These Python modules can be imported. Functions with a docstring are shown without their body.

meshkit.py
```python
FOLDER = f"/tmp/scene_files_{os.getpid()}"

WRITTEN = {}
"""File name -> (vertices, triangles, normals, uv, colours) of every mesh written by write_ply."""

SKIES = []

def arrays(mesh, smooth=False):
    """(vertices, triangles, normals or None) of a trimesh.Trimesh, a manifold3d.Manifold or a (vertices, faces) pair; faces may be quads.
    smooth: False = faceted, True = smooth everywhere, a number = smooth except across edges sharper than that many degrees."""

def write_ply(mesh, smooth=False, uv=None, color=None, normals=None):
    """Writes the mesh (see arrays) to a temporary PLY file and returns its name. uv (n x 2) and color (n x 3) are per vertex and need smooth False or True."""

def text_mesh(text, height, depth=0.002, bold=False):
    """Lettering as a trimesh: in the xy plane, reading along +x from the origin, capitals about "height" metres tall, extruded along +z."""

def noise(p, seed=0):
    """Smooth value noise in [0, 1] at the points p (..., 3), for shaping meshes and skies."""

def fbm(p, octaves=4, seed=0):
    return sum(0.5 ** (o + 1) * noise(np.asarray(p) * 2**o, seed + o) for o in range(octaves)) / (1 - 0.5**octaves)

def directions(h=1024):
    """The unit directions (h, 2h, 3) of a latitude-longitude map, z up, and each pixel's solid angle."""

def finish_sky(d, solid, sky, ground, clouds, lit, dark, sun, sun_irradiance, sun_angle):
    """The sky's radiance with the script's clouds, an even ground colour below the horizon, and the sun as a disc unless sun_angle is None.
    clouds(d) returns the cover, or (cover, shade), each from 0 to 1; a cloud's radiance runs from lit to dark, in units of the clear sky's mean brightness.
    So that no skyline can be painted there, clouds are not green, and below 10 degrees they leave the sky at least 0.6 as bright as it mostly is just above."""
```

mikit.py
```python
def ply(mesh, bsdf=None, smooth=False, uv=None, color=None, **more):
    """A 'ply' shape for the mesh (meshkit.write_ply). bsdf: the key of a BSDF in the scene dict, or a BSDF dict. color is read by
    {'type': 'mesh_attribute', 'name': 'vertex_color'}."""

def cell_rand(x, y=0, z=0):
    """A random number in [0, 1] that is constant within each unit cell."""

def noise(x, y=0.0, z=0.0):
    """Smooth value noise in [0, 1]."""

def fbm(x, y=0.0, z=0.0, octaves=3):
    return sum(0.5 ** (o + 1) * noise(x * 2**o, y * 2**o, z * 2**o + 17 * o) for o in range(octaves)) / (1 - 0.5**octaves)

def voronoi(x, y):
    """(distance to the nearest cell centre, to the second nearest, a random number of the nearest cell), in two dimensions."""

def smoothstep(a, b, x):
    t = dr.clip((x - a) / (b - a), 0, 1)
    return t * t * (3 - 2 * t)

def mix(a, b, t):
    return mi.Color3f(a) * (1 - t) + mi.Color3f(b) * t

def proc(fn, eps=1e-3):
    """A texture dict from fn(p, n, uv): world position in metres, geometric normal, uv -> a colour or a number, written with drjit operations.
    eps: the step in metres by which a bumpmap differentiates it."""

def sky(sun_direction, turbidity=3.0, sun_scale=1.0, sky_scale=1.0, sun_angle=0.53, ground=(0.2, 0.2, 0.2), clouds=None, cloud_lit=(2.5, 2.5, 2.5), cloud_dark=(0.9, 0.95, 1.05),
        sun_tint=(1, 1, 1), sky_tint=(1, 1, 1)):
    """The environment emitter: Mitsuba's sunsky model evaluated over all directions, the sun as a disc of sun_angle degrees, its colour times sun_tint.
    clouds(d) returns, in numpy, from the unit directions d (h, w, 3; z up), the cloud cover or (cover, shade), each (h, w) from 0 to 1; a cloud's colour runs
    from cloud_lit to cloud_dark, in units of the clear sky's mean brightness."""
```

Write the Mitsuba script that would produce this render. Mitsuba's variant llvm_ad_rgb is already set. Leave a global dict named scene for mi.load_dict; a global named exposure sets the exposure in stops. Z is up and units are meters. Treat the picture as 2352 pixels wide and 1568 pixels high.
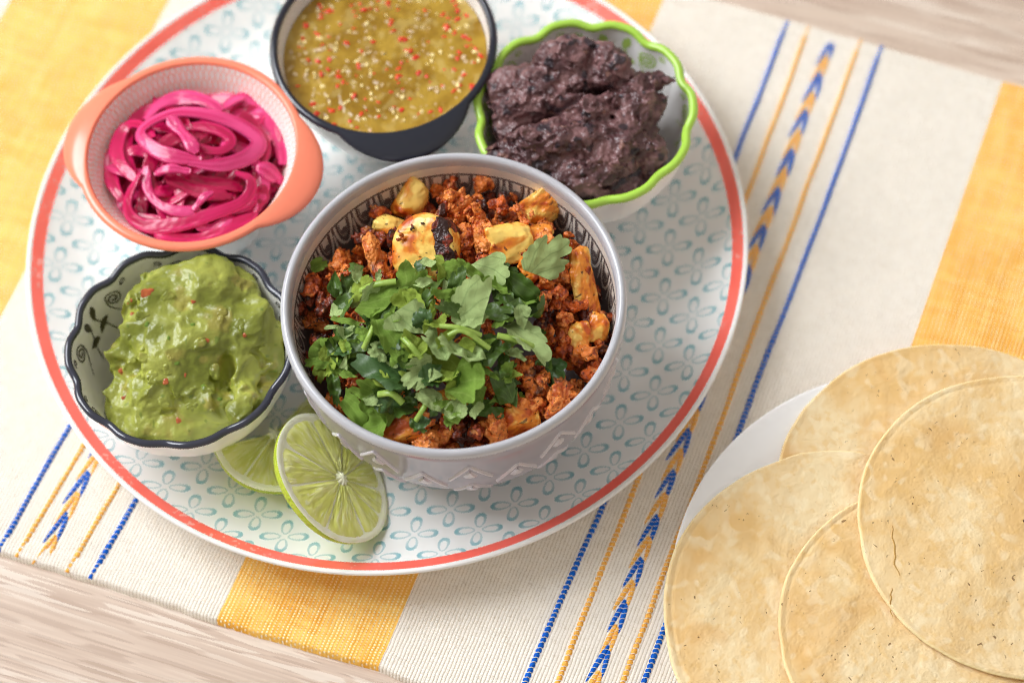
import math
import numpy as np
import drjit as dr
import mitsuba as mi
import mikit, meshkit
from mikit import proc, fbm, noise, voronoi, smoothstep, mix, cell_rand
from scipy.spatial import cKDTree, Delaunay
from scipy.ndimage import map_coordinates
from shapely.geometry import Polygon, Point, box as sbox
import shapely

T = mi.ScalarTransform4f
scene, labels = {}, {}
PI = math.pi

# ------------------------------------------------------------------ camera
FPX, PITCH, ROLL, YAW = 5818.9, 1.0813, -0.0977, -0.0139
EYE = np.array([0.0574, -0.5532, 0.9598])
FWD = np.array([math.sin(YAW) * math.cos(PITCH), math.cos(YAW) * math.cos(PITCH), -math.sin(PITCH)])
_r = np.cross(FWD, [0, 0, 1]); _r /= np.linalg.norm(_r); _u = np.cross(_r, FWD)
RIGHT = math.cos(ROLL) * _r + math.sin(ROLL) * _u
UP = -math.sin(ROLL) * _r + math.cos(ROLL) * _u
FOCUS_AT = np.array([0.035, -0.075, 0.075])
scene['camera'] = {'type': 'thinlens', 'fov': math.degrees(2 * math.atan(1176 / FPX)), 'fov_axis': 'x',
                   'to_world': T().look_at(origin=EYE.tolist(), target=(EYE + FWD).tolist(), up=UP.tolist()),
                   'aperture_radius': 0.0098, 'focus_distance': float((FOCUS_AT - EYE) @ FWD), 'near_clip': 0.05, 'far_clip': 20.0}
exposure = 0.54


def at(u, v, z):
    """The world point at height z under a point (u, v) of the photograph shown 2352 wide."""
    d = FWD + (u - 1176) / FPX * RIGHT - (v - 784) / FPX * UP
    return EYE + d * ((z - EYE[2]) / d[2])


# ------------------------------------------------------------------ light: one big window to the left, a dim warm room
WDIR = np.array([-0.80, 0.42, 0.95]); WDIR /= np.linalg.norm(WDIR)
WPOS = WDIR * 2.7
scene['window'] = {'type': 'rectangle', 'to_world': T().look_at(origin=WPOS.tolist(), target=[0, 0, 0], up=[0, 0, 1]) @ T().scale([0.88, 0.77, 1]),
                   'emitter': {'type': 'area', 'radiance': {'type': 'rgb', 'value': [7.1, 7.35, 7.65]}},
                   'bsdf': {'type': 'diffuse', 'reflectance': {'type': 'rgb', 'value': [0.6, 0.6, 0.6]}}}
labels['window'] = {'label': 'bright window that lights the table from the left', 'category': 'window', 'kind': 'structure'}
scene['room_light'] = {'type': 'constant', 'radiance': {'type': 'rgb', 'value': [0.355, 0.33, 0.30]}}


# ------------------------------------------------------------------ small helpers
def srgb(r, g, b):
    f = lambda c: c / 12.92 if c <= 0.04045 else ((c + 0.055) / 1.055) ** 2.4
    return [f(r), f(g), f(b)]


def rgb(c):
    return {'type': 'rgb', 'value': [float(x) for x in c]}


def speck(p, f, seed, lo, hi):
    """Scattered small spots, off the noise's own grid."""
    x, y, z = 0.80 * p.x + 0.52 * p.y + 0.30 * p.z, -0.58 * p.x + 0.79 * p.y + 0.21 * p.z, p.z - 0.25 * p.x
    w = noise(x * f * 0.37 + 5, y * f * 0.37, z * f * 0.37 + seed) - 0.5
    v = noise(x * f * 0.31 + seed, y * f * 0.31 + 8, z * f * 0.31) - 0.5
    return smoothstep(lo, hi, noise(x * f + 2.2 * w, y * f + 2.2 * v, z * f + seed))


def warped(p, f, seed, octaves=4, amount=1.2):
    x, y, z = 0.80 * p.x + 0.52 * p.y + 0.30 * p.z, -0.58 * p.x + 0.79 * p.y + 0.21 * p.z, p.z - 0.25 * p.x
    w = fbm(x * f * 0.6 + seed, y * f * 0.6, z * f * 0.6, octaves=2) - 0.5
    v = fbm(x * f * 0.6, y * f * 0.6 + seed + 7, z * f * 0.6 + 3, octaves=2) - 0.5
    return fbm(x * f + amount * 2 * w + seed, y * f + amount * 2 * v, z * f, octaves=octaves)


def bsdf(name, color, rough=0.5, spec=0.5, bump=None, bscale=1.0, eps=1e-4, **more):
    c = proc(color) if callable(color) else rgb(color)
    b = {'type': 'principled', 'base_color': c, 'roughness': proc(rough) if callable(rough) else float(rough), 'specular': float(spec), **more}
    if bump is not None:
        b = {'type': 'bumpmap', 'arbitrary': proc(bump, eps), 'scale': float(bscale), 'bsdf': b}
    scene[name] = {'type': 'twosided', 'bsdf': b}
    return name


def ref(n):
    return {'type': 'ref', 'id': n}


_count = {}


def numbered(name):
    k = _count.get(name, 0); _count[name] = k + 1
    return name if k == 0 else f'{name}_{k:03d}'


def thing(name, label, cat, group=None, kind=None):
    k = numbered(name)
    labels[k] = {'label': label, 'category': cat}
    if group: labels[k]['group'] = group
    if kind: labels[k]['kind'] = kind
    return k


def put(parent, name, shape, label=None, kind=None):
    k = numbered(f'{parent}__{name}')
    scene[k] = shape
    if label or kind:
        labels[k] = {}
        if label: labels[k]['label'] = label
        if kind: labels[k]['kind'] = kind
    return k


def P3(*a):
    return np.array(a, float)


def rot(axis, ang):
    a = np.asarray(axis, float); a = a / np.linalg.norm(a)
    K = np.array([[0, -a[2], a[1]], [a[2], 0, -a[0]], [-a[1], a[0], 0]])
    return np.eye(3) + math.sin(ang) * K + (1 - math.cos(ang)) * K @ K


def frame(z, x):
    """Columns x, y, z with the given z, and x as near as can be."""
    z = np.asarray(z, float) / np.linalg.norm(z)
    x = np.asarray(x, float) - z * np.dot(x, z); x /= np.linalg.norm(x)
    return np.stack([x, np.cross(z, x), z], 1)


def xf(R, t, s=1.0):
    M = np.eye(4); M[:3, :3] = R * np.asarray(s); M[:3, 3] = t
    return T(M.tolist())


def randrot(rng):
    q = rng.normal(size=4); q /= np.linalg.norm(q); w, x, y, z = q
    return np.array([[1 - 2 * (y * y + z * z), 2 * (x * y - z * w), 2 * (x * z + y * w)], [2 * (x * y + z * w), 1 - 2 * (x * x + z * z), 2 * (y * z - x * w)],
                     [2 * (x * z - y * w), 2 * (y * z + x * w), 1 - 2 * (x * x + y * y)]])


def grid_faces(n, m, wrap_n=False, wrap_m=False):
    i = np.arange(n if wrap_n else n - 1); j = np.arange(m if wrap_m else m - 1)
    i, j = np.meshgrid(i, j, indexing='ij'); i2, j2 = (i + 1) % n, (j + 1) % m
    return np.stack([i * m + j, i2 * m + j, i2 * m + j2, i * m + j2], -1).reshape(-1, 4)


def chaikin(p, k=3, closed=False):
    p = np.asarray(p, float)
    for _ in range(k):
        a, b = (p, np.roll(p, -1, 0)) if closed else (p[:-1], p[1:])
        q = np.stack([0.75 * a + 0.25 * b, 0.25 * a + 0.75 * b], 1).reshape(-1, p.shape[1])
        p = q if closed else np.vstack([p[:1], q, p[-1:]])
    return p


def resample(p, n, closed=False):
    p = np.asarray(p, float)
    if closed: p = np.vstack([p, p[:1]])
    s = np.r_[0, np.cumsum(np.linalg.norm(np.diff(p, axis=0), axis=1))]
    q = np.linspace(0, s[-1], n + 1)[:-1] if closed else np.linspace(0, s[-1], n)
    return np.stack([np.interp(q, s, p[:, k]) for k in range(p.shape[1])], 1)


class Surf:
    """A surface of revolution about (cx, cy), from a profile of (r, z), scalloped by mod(theta, r, z)."""

    def __init__(s, prof, c=(0, 0), z0=0.0, mod=None, smooth=3, n=None):
        p = chaikin(prof, smooth) if smooth else np.asarray(prof, float)
        if n: p = resample(p, n)
        s.p, s.c, s.z0, s.mod = p, c, z0, mod
        s.d = np.r_[0, np.cumsum(np.linalg.norm(np.diff(p, axis=0), axis=1))]

    def at(s, th, d):
        th, d = np.broadcast_arrays(np.asarray(th, float), np.asarray(d, float))
        r, z = np.interp(d, s.d, s.p[:, 0]), np.interp(d, s.d, s.p[:, 1])
        if s.mod: r, z = s.mod(th, r, z)
        return np.stack([s.c[0] + r * np.cos(th), s.c[1] + r * np.sin(th), s.z0 + z], -1)

    def mesh(s, n=192, d0=None, d1=None):
        dd = s.d if d0 is None else np.unique(np.clip(np.r_[d0, s.d, d1], d0, d1))
        th = np.arange(n) * 2 * PI / n
        v = s.at(th[:, None], dd[None, :])
        return v.reshape(-1, 3), grid_faces(n, len(dd), wrap_n=True)

    def normal(s, th, d, side=1):
        e = 1e-4
        a = s.at(th + e, d) - s.at(th - e, d); b = s.at(th, d + e) - s.at(th, d - e)
        n = np.cross(a, b)
        return side * n / (np.linalg.norm(n, axis=-1, keepdims=True) + 1e-12)

    def ribbon(s, th0, line, width, lift=0.00025, side=1, arch=0.0, close=False):
        """A painted (arch 0) or raised stroke: line is (a, b) in metres round and down the surface."""
        line = np.asarray(line, float); n = len(line)
        t = np.gradient(line, axis=0)
        if close: t = np.roll(line, -1, 0) - np.roll(line, 1, 0)
        t /= np.linalg.norm(t, axis=1, keepdims=True) + 1e-12
        nn = np.stack([-t[:, 1], t[:, 0]], 1)
        w = np.broadcast_to(np.asarray(width, float), (n,)) / 2
        ks = np.linspace(-1, 1, 7 if arch else 3)
        out = []
        for k in ks:
            q = line + nn * (w * k)[:, None]
            d = np.clip(q[:, 1], 0, s.d[-1])
            r = max(1e-3, float(np.interp(np.mean(line[:, 1]), s.d, s.p[:, 0])))
            th = th0 + q[:, 0] / r
            out.append(s.at(th, d) + s.normal(th, d, side) * (lift + arch * math.sqrt(max(0.0, 1 - k * k))))
        v = np.stack(out, 1)
        return v.reshape(-1, 3), grid_faces(n, len(ks), wrap_n=close)


def join(ms):
    vs, fs, at_ = [], [], 0
    for v, f in ms:
        f = np.asarray(f)
        if f.shape[1] == 4: f = np.vstack([f[:, [0, 1, 2]], f[:, [0, 2, 3]]])
        vs.append(v); fs.append(f + at_); at_ += len(v)
    return np.vstack(vs), np.vstack(fs)


def sweep(path, sec, closed=False, up=None):
    """A cross-section (k, 2), or one per point (n, k, 2), swept along a path; returns (v, f, uv)."""
    p = np.asarray(path, float); n = len(p)
    t = (np.roll(p, -1, 0) - np.roll(p, 1, 0)) if closed else np.gradient(p, axis=0)
    t /= np.linalg.norm(t, axis=1, keepdims=True) + 1e-12
    upv = np.broadcast_to(np.asarray([0, 0, 1.0] if up is None else up, float), (n, 3))
    a = np.cross(upv, t); a /= np.linalg.norm(a, axis=1, keepdims=True) + 1e-9
    b = np.cross(t, a)
    sec = np.asarray(sec, float)
    if sec.ndim == 2: sec = np.broadcast_to(sec, (n, *sec.shape))
    k = sec.shape[1]
    v = p[:, None] + sec[..., :1] * a[:, None] + sec[..., 1:] * b[:, None]
    f = grid_faces(n, k, wrap_n=closed, wrap_m=True)
    v = v.reshape(-1, 3)
    s = np.r_[0, np.cumsum(np.linalg.norm(np.diff(p, axis=0), axis=1))]
    uv = np.stack(np.broadcast_arrays(s[:, None], (np.arange(k) / k)[None, :]), -1).reshape(-1, 2)
    f = np.vstack([f[:, [0, 1, 2]], f[:, [0, 2, 3]]])
    if not closed:
        v = np.vstack([v, p[:1], p[-1:]]); j = np.arange(k); j2 = (j + 1) % k
        f = np.vstack([f, np.stack([j2, j, j * 0 + n * k], 1), np.stack([(n - 1) * k + j, (n - 1) * k + j2, j * 0 + n * k + 1], 1)])
        uv = np.vstack([uv, [[0, 0.25]], [[s[-1], 0.25]]])
    return v, f, uv


def ellipse_sec(a, b, k=12):
    t = np.arange(k) * 2 * PI / k
    return np.stack([a * np.cos(t), b * np.sin(t)], 1)


def nets(fn, lo, hi, h, coarse=0, margin=0.0):
    """Naive surface nets: (v, quads) of fn(points) = 0, negative inside."""
    lo, hi = np.asarray(lo, float), np.asarray(hi, float)
    n = np.maximum(4, np.ceil((hi - lo) / h).astype(int) + 1)
    ax = [lo[k] + h * np.arange(n[k]) for k in range(3)]
    if coarse:
        nc = -(-(n - 1) // coarse) + 1
        gc = np.stack(np.meshgrid(*[lo[k] + h * coarse * np.arange(nc[k]) for k in range(3)], indexing='ij'), -1)
        Fc = fn(gc.reshape(-1, 3)).reshape(nc)
        F = map_coordinates(Fc, np.stack(np.meshgrid(*[np.arange(n[k]) / coarse for k in range(3)], indexing='ij')), order=1)
        g = np.stack(np.meshgrid(*ax, indexing='ij'), -1)
        near = np.abs(F) < margin
        F[near] = fn(g[near])
    else:
        g = np.stack(np.meshgrid(*ax, indexing='ij'), -1)
        F = fn(g.reshape(-1, 3)).reshape(n)
    for k in range(3):
        sl = [slice(None)] * 3
        for e in (0, -1):
            sl[k] = e; F[tuple(sl)] = np.maximum(F[tuple(sl)], h * 0.1)
    ins = F < 0
    m = n - 1
    acc = np.zeros((*m, 3)); cnt = np.zeros(m)
    for k in range(3):
        o = [j for j in range(3) if j != k]
        for a in (0, 1):
            for b in (0, 1):
                off0 = [0, 0, 0]; off0[o[0]] = a; off0[o[1]] = b
                off1 = list(off0); off1[k] = 1
                A = F[tuple(slice(off0[j], off0[j] + m[j]) for j in range(3))]
                B = F[tuple(slice(off1[j], off1[j] + m[j]) for j in range(3))]
                c = (A < 0) != (B < 0)
                t = np.where(c, A / np.where(c, A - B, 1), 0)
                cnt += c
                for j in range(3):
                    acc[..., j] += np.where(c, t if j == k else off0[j], 0)
    on = cnt > 0
    idx = np.full(m, -1); idx[on] = np.arange(on.sum())
    cell = np.stack(np.nonzero(on), 1)
    v = lo + h * (cell + acc[on] / cnt[on][:, None])
    faces = []
    for k in range(3):
        o = [(k + 1) % 3, (k + 2) % 3]
        s0 = [slice(None)] * 3; s1 = [slice(None)] * 3
        s0[k] = slice(0, m[k]); s1[k] = slice(1, m[k] + 1)
        for j in o: s0[j] = s1[j] = slice(1, m[j])
        A, B = ins[tuple(s0)], ins[tuple(s1)]
        c = np.stack(np.nonzero(A != B), 1)
        base = c.copy(); base[:, o[0]] += 1; base[:, o[1]] += 1
        q = []
        for (a, b) in ((0, 0), (-1, 0), (-1, -1), (0, -1)):
            z = base.copy(); z[:, o[0]] += a; z[:, o[1]] += b
            q.append(idx[z[:, 0], z[:, 1], z[:, 2]])
        q = np.stack(q, 1)
        fl = ~A[c[:, 0], c[:, 1], c[:, 2]]
        q[fl] = q[fl][:, ::-1]
        faces.append(q)
    return v, np.vstack(faces)


def smin(a, b, k):
    h = np.clip(0.5 + 0.5 * (b - a) / k, 0, 1)
    return b * (1 - h) + a * h - k * h * (1 - h)


def relax(v, f, it=1, lam=0.5):
    e = np.vstack([f[:, [0, 1]], f[:, [1, 2]], f[:, [2, 3]], f[:, [3, 0]]])
    for _ in range(it):
        s = np.zeros_like(v); c = np.zeros(len(v))
        for a, b in ((0, 1), (1, 0)):
            np.add.at(s, e[:, a], v[e[:, b]]); np.add.at(c, e[:, a], 1)
        v = v + lam * (s / np.maximum(c, 1)[:, None] - v)
    return v


# ------------------------------------------------------------------ materials
GR = -0.40
gcx, gcy = math.cos(GR), math.sin(GR)


def wood_uv(p):
    return p.x * gcx + p.y * gcy, -p.x * gcy + p.y * gcx


def wood_color(p, n, uv):
    a, b = wood_uv(p)
    b = b + 0.010 * (noise(a * 3.1, b * 9.0, 2.0) - 0.5)
    fine = fbm(a * 26, b * 1100, 3.0, octaves=3)
    band = fbm(a * 4, b * 60, 7.0, octaves=4)
    pore = smoothstep(0.60, 0.70, noise(a * 48 + 40 + 3 * noise(a * 9, b * 300), b * 1150, 5.0)) * smoothstep(0.3, 0.7, fbm(a * 6, b * 120, 2.0))
    dark = smoothstep(0.64, 0.76, noise(a * 40 + 90, b * 1050, 15.0))
    c = mix(srgb(0.735, 0.645, 0.575), srgb(0.825, 0.75, 0.685), smoothstep(0.2, 0.8, 0.45 * fine + 0.55 * band))
    c = mix(c, srgb(0.64, 0.535, 0.46), dark * 0.45)
    return mix(c, srgb(0.92, 0.88, 0.83), pore * 0.5)


def wood_bump(p, n, uv):
    a, b = wood_uv(p)
    return 0.6 * noise(a * 55 + 40, b * 1300, 5.0) + 0.4 * fbm(a * 30, b * 950, 3.0, octaves=2)


bsdf('mat_wood', wood_color, 0.48, 0.4, wood_bump, 0.00012, 1e-4)

TH = -0.4369
NX, NY = math.cos(TH), math.sin(TH)
RIB, STI = 0.00150, 0.00125


def cloth_st(p):
    return p.x * NX + p.y * NY, -p.x * NY + p.y * NX


def weave(p):
    s, t = cloth_st(p)
    s = s + 0.00028 * (noise(s * 180, t * 240, 1.0) - 0.5)
    i = dr.floor(s / RIB)
    x = s / RIB - i
    tt = t / STI + 0.5 * cell_rand(i, 3) * 2 + 0.6 * (noise(s * 90, t * 400, 4.0) - 0.5)
    y = tt - dr.floor(tt)
    rib = dr.sqrt(dr.maximum(dr.sin(PI * x), 0.0))
    bead = dr.sqrt(dr.maximum(dr.sin(PI * y), 0.0))
    return rib, bead, i, dr.floor(tt)


def cream_color(p, n, uv):
    rib, bead, i, j = weave(p)
    s, t = cloth_st(p)
    fluff = fbm(s * 260, t * 260, 9.0, octaves=2)
    c = mix(srgb(0.80, 0.735, 0.635), srgb(0.95, 0.922, 0.875), smoothstep(0.15, 0.85, rib * (0.62 + 0.38 * bead)))
    c = mix(c, srgb(0.97, 0.95, 0.92), 0.35 * cell_rand(i, j, 7))
    speck = smoothstep(0.86, 0.92, noise(s * 1100, t * 800, 12.0))
    return mix(c, srgb(0.66, 0.55, 0.42), 0.22 * speck) * (0.95 + 0.08 * fluff)


def yellow_color(p, n, uv):
    s, t = cloth_st(p)
    s = s + 0.00022 * (noise(s * 150, t * 200, 1.0) - 0.5)
    t = t + 0.00030 * (noise(s * 260, t * 120, 2.0) - 0.5)
    i = dr.floor(s / 0.0018)
    x = s / 0.0018 - i - 0.5
    y = t / 0.00125 + 0.5 * (i - 2 * dr.floor(i / 2)); y = y - dr.floor(y) - 0.5
    tone = 0.34 * fbm(s * 60, t * 500, 5.0, octaves=3) + 0.33 * fbm(s * 500, t * 50, 8.0, octaves=3) + 0.33 * fbm(s * 45, t * 45, 3.0, octaves=3)
    c = mix(srgb(0.94, 0.68, 0.26), srgb(0.98, 0.79, 0.41), smoothstep(0.30, 0.70, tone))
    dot = 1 - smoothstep(0.14, 0.36, dr.sqrt(dr.square(x * 1.1) + dr.square(y)))
    return mix(c, srgb(0.985, 0.93, 0.80), dot * (0.45 + 0.6 * noise(s * 300, t * 300, 3.0)))


def cloth_bump(p, n, uv):
    rib, bead, i, j = weave(p)
    return rib * (0.6 + 0.4 * bead)


bsdf('mat_cream', cream_color, 0.9, 0.15, cloth_bump, 0.00035, 8e-5, sheen=0.3)
bsdf('mat_yellow', yellow_color, 0.88, 0.15, cloth_bump, 0.00032, 8e-5, sheen=0.3)


def yarn(c0, c1, seed):
    def f(p, n, uv):
        return mix(c0, c1, noise(p.x * 2500 + seed, p.y * 2500, p.z * 900))
    return f


bsdf('mat_blue_yarn', yarn(srgb(0.0, 0.27, 0.66), srgb(0.02, 0.42, 0.84), 1), 0.75, 0.25)
bsdf('mat_gold_yarn', yarn(srgb(0.90, 0.60, 0.18), srgb(0.99, 0.79, 0.42), 9), 0.8, 0.2)
bsdf('mat_white_yarn', srgb(0.93, 0.91, 0.86), 0.85, 0.2)

# platter print: flowers of four egg-shaped outlined petals on a turned lattice
LA, LB = np.array([0.0132, -0.00065]), np.array([-0.00225, -0.01185])
LO = np.array([0.1213, -0.0075])
_inv = np.linalg.inv(np.stack([LA, LB], 1)).tolist()
LO = LO.tolist()


def petal_mask(x, y):
    u = _inv[0][0] * (x - LO[0]) + _inv[0][1] * (y - LO[1])
    v = _inv[1][0] * (x - LO[0]) + _inv[1][1] * (y - LO[1])
    out = mi.Float(0)
    for (fu, fv, hor) in ((1, 0, True), (0, 0, False)):
        # nearest edge mid-point of the grid, along u or along v
        if hor:
            cu, cv = dr.floor(u) + 0.5, dr.floor(v + 0.5)
            k = dr.floor(u) + cv
            along, across = u - cu, v - cv
        else:
            cu, cv = dr.floor(u + 0.5), dr.floor(v) + 0.5
            k = cu + dr.floor(v)
            along, across = v - cv, u - cu
        odd = k - 2 * dr.floor(k / 2)
        along = dr.select(odd > 0.5, -along, along)          # now + points away from the flower's centre
        al = along + 0.07
        wout = 0.190 * (1 + 0.55 * al)
        e0 = dr.sqrt(dr.square(al / 0.335) + dr.square(across / wout))
        ai = along + 0.115
        win = 0.108 * (1 + 0.55 * ai)
        e1 = dr.sqrt(dr.square(ai / 0.232) + dr.square(across / win))
        ring = (1 - smoothstep(0.93, 1.03, e0)) * smoothstep(0.93, 1.05, e1)
        heavy = smoothstep(-0.05, 0.22, along)
        out = dr.maximum(out, ring * (0.62 + 0.38 * heavy))
    return out


def platter_color(p, n, uv):
    m = petal_mask(p.x, p.y)
    w = 0.80 + 0.2 * noise(p.x * 350, p.y * 350)
    return mix(srgb(0.915, 0.915, 0.905), srgb(0.46, 0.685, 0.725), m * w * 0.95)


GL = dict(clearcoat=0.6, clearcoat_gloss=0.95)
bsdf('mat_platter', platter_color, 0.16, 0.5, **GL)
bsdf('mat_glaze_white', srgb(0.915, 0.91, 0.90), 0.14, 0.5, **GL)


def coral_color(p, n, uv):
    w = smoothstep(0.70, 0.78, noise(p.x * 800, p.y * 800, 3.0)) * smoothstep(0.55, 0.7, noise(p.x * 60, p.y * 60, 8.0))
    return mix(mix(srgb(0.965, 0.40, 0.34), srgb(0.975, 0.455, 0.40), noise(p.x * 90, p.y * 90)), srgb(0.97, 0.72, 0.68), 0.6 * w)


bsdf('mat_coral', coral_color, 0.14, 0.5, **GL)
bsdf('mat_orange_glaze', srgb(0.97, 0.53, 0.41), 0.15, 0.5, **GL)
bsdf('mat_navy_glaze', srgb(0.035, 0.065, 0.14), 0.10, 0.6, **GL)
bsdf('mat_black_rim', srgb(0.16, 0.17, 0.23), 0.12, 0.6, **GL)
bsdf('mat_green_rim', srgb(0.66, 0.83, 0.30), 0.14, 0.5, **GL)
bsdf('mat_green_paint', srgb(0.66, 0.78, 0.38), 0.14, 0.5, **GL)
bsdf('mat_ink', lambda p, n, uv: mix(srgb(0.14, 0.13, 0.11), srgb(0.36, 0.34, 0.28), noise(p.x * 700, p.y * 700, p.z * 700)), 0.14, 0.5, **GL)


def grey_glaze(p, n, uv):
    return mix(srgb(0.56, 0.545, 0.58), srgb(0.61, 0.595, 0.63), fbm(p.x * 40, p.y * 40, p.z * 90))


bsdf('mat_grey_glaze', grey_glaze, 0.10, 0.5, **GL)
bsdf('mat_grey_relief', srgb(0.76, 0.745, 0.765), 0.10, 0.5, **GL)
bsdf('mat_grey_lip', lambda p, n, uv: mix(srgb(0.69, 0.695, 0.72), srgb(0.74, 0.74, 0.76), noise(p.x * 120, p.y * 120, p.z * 120)), 0.10, 0.5, **GL)
bsdf('mat_cream_glaze', lambda p, n, uv: mix(srgb(0.86, 0.83, 0.79), srgb(0.88, 0.62, 0.36), 0.5 * speck(p, 160, 3.0, 0.72, 0.90) * smoothstep(0.45, 0.6, noise(p.x * 50, p.y * 50, 4.0))), 0.12, 0.5, **GL)
bsdf('mat_taupe', srgb(0.43, 0.385, 0.375), 0.14, 0.5, **GL)


def rib_pattern(cx, cy, n, base, line, rows, w):
    def f(p, nn, uv):
        th = dr.atan2(p.y - cy, p.x - cx) * (n / (2 * PI))
        row = p.z / rows
        i = dr.floor(row)
        th = th + 0.5 * (i - 2 * dr.floor(i / 2))
        x = th - dr.floor(th) - 0.5
        y = row - i - 0.5
        d = dr.sqrt(dr.square(x / w[0]) + dr.square(y / w[1]))
        return mix(base, line, 1 - smoothstep(0.8, 1.1, d))
    return f


C_ORANGE, C_NAVY = (-0.0771, 0.0278), (0.0062, 0.0745)
bsdf('mat_orange_inside', rib_pattern(*C_ORANGE, 104, srgb(0.95, 0.68, 0.60), srgb(0.94, 0.925, 0.91), 0.0040, (0.40, 0.66)), 0.2, 0.5, **GL)
bsdf('mat_navy_inside', rib_pattern(*C_NAVY, 150, srgb(0.74, 0.74, 0.75), srgb(0.93, 0.925, 0.92), 0.0017, (0.42, 0.42)), 0.2, 0.5, **GL)


# ------------------------------------------------------------------ table and placemat
def box_mesh(lo, hi):
    import trimesh
    m = trimesh.creation.box(bounds=[lo, hi])
    return np.array(m.vertices), np.array(m.faces)


ZT = -0.0030
scene['table_top'] = mikit.ply(box_mesh([-0.9, -0.7, ZT - 0.03], [0.9, 0.7, ZT]), 'mat_wood')
labels['table_top'] = {'label': 'pale wood-grain table top under the striped placemat', 'category': 'table top', 'kind': 'structure'}

mat_ = thing('placemat', 'cream woven placemat with yellow bands and blue stripes', 'placemat')
EDGE_B = np.array([(-.45, -.186), (-.1018, -.1811), (-.0528, -.1785), (-.0048, -.1779), (.0342, -.1762), (.0648, -.1742), (.0797, -.1750), (.2, -.177), (.45, -.18)])


def edge_b(s):
    return np.interp(s, EDGE_B[:, 0], EDGE_B[:, 1]) + 0.0007 * (meshkit.fbm(np.stack([s * 90, s * 0, s * 0 + 3.3], -1), 3) - 0.5) * 2 + 0.0007 * (meshkit.noise(np.stack([s * 520, s * 0, s * 0 + 5.5], -1)) - 0.5)


def edge_t(s):
    return 0.1812 + 0.0007 * (meshkit.fbm(np.stack([s * 90, s * 0, s * 0 + 9.3], -1), 3) - 0.5) * 2


def mat_z(s, t):
    x, y = s * NX - t * NY, s * NY + t * NX
    out = np.clip((np.hypot(x, y) - 0.13) / 0.05, 0, 1)
    return 0.0028 * out * (meshkit.fbm(np.stack([s * 14, t * 14, s * 0 + 2.2], -1), 2) - 0.5)


def mat_point(s, t):
    return np.stack([s * NX - t * NY, s * NY + t * NX, mat_z(s, t)], -1)


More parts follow.
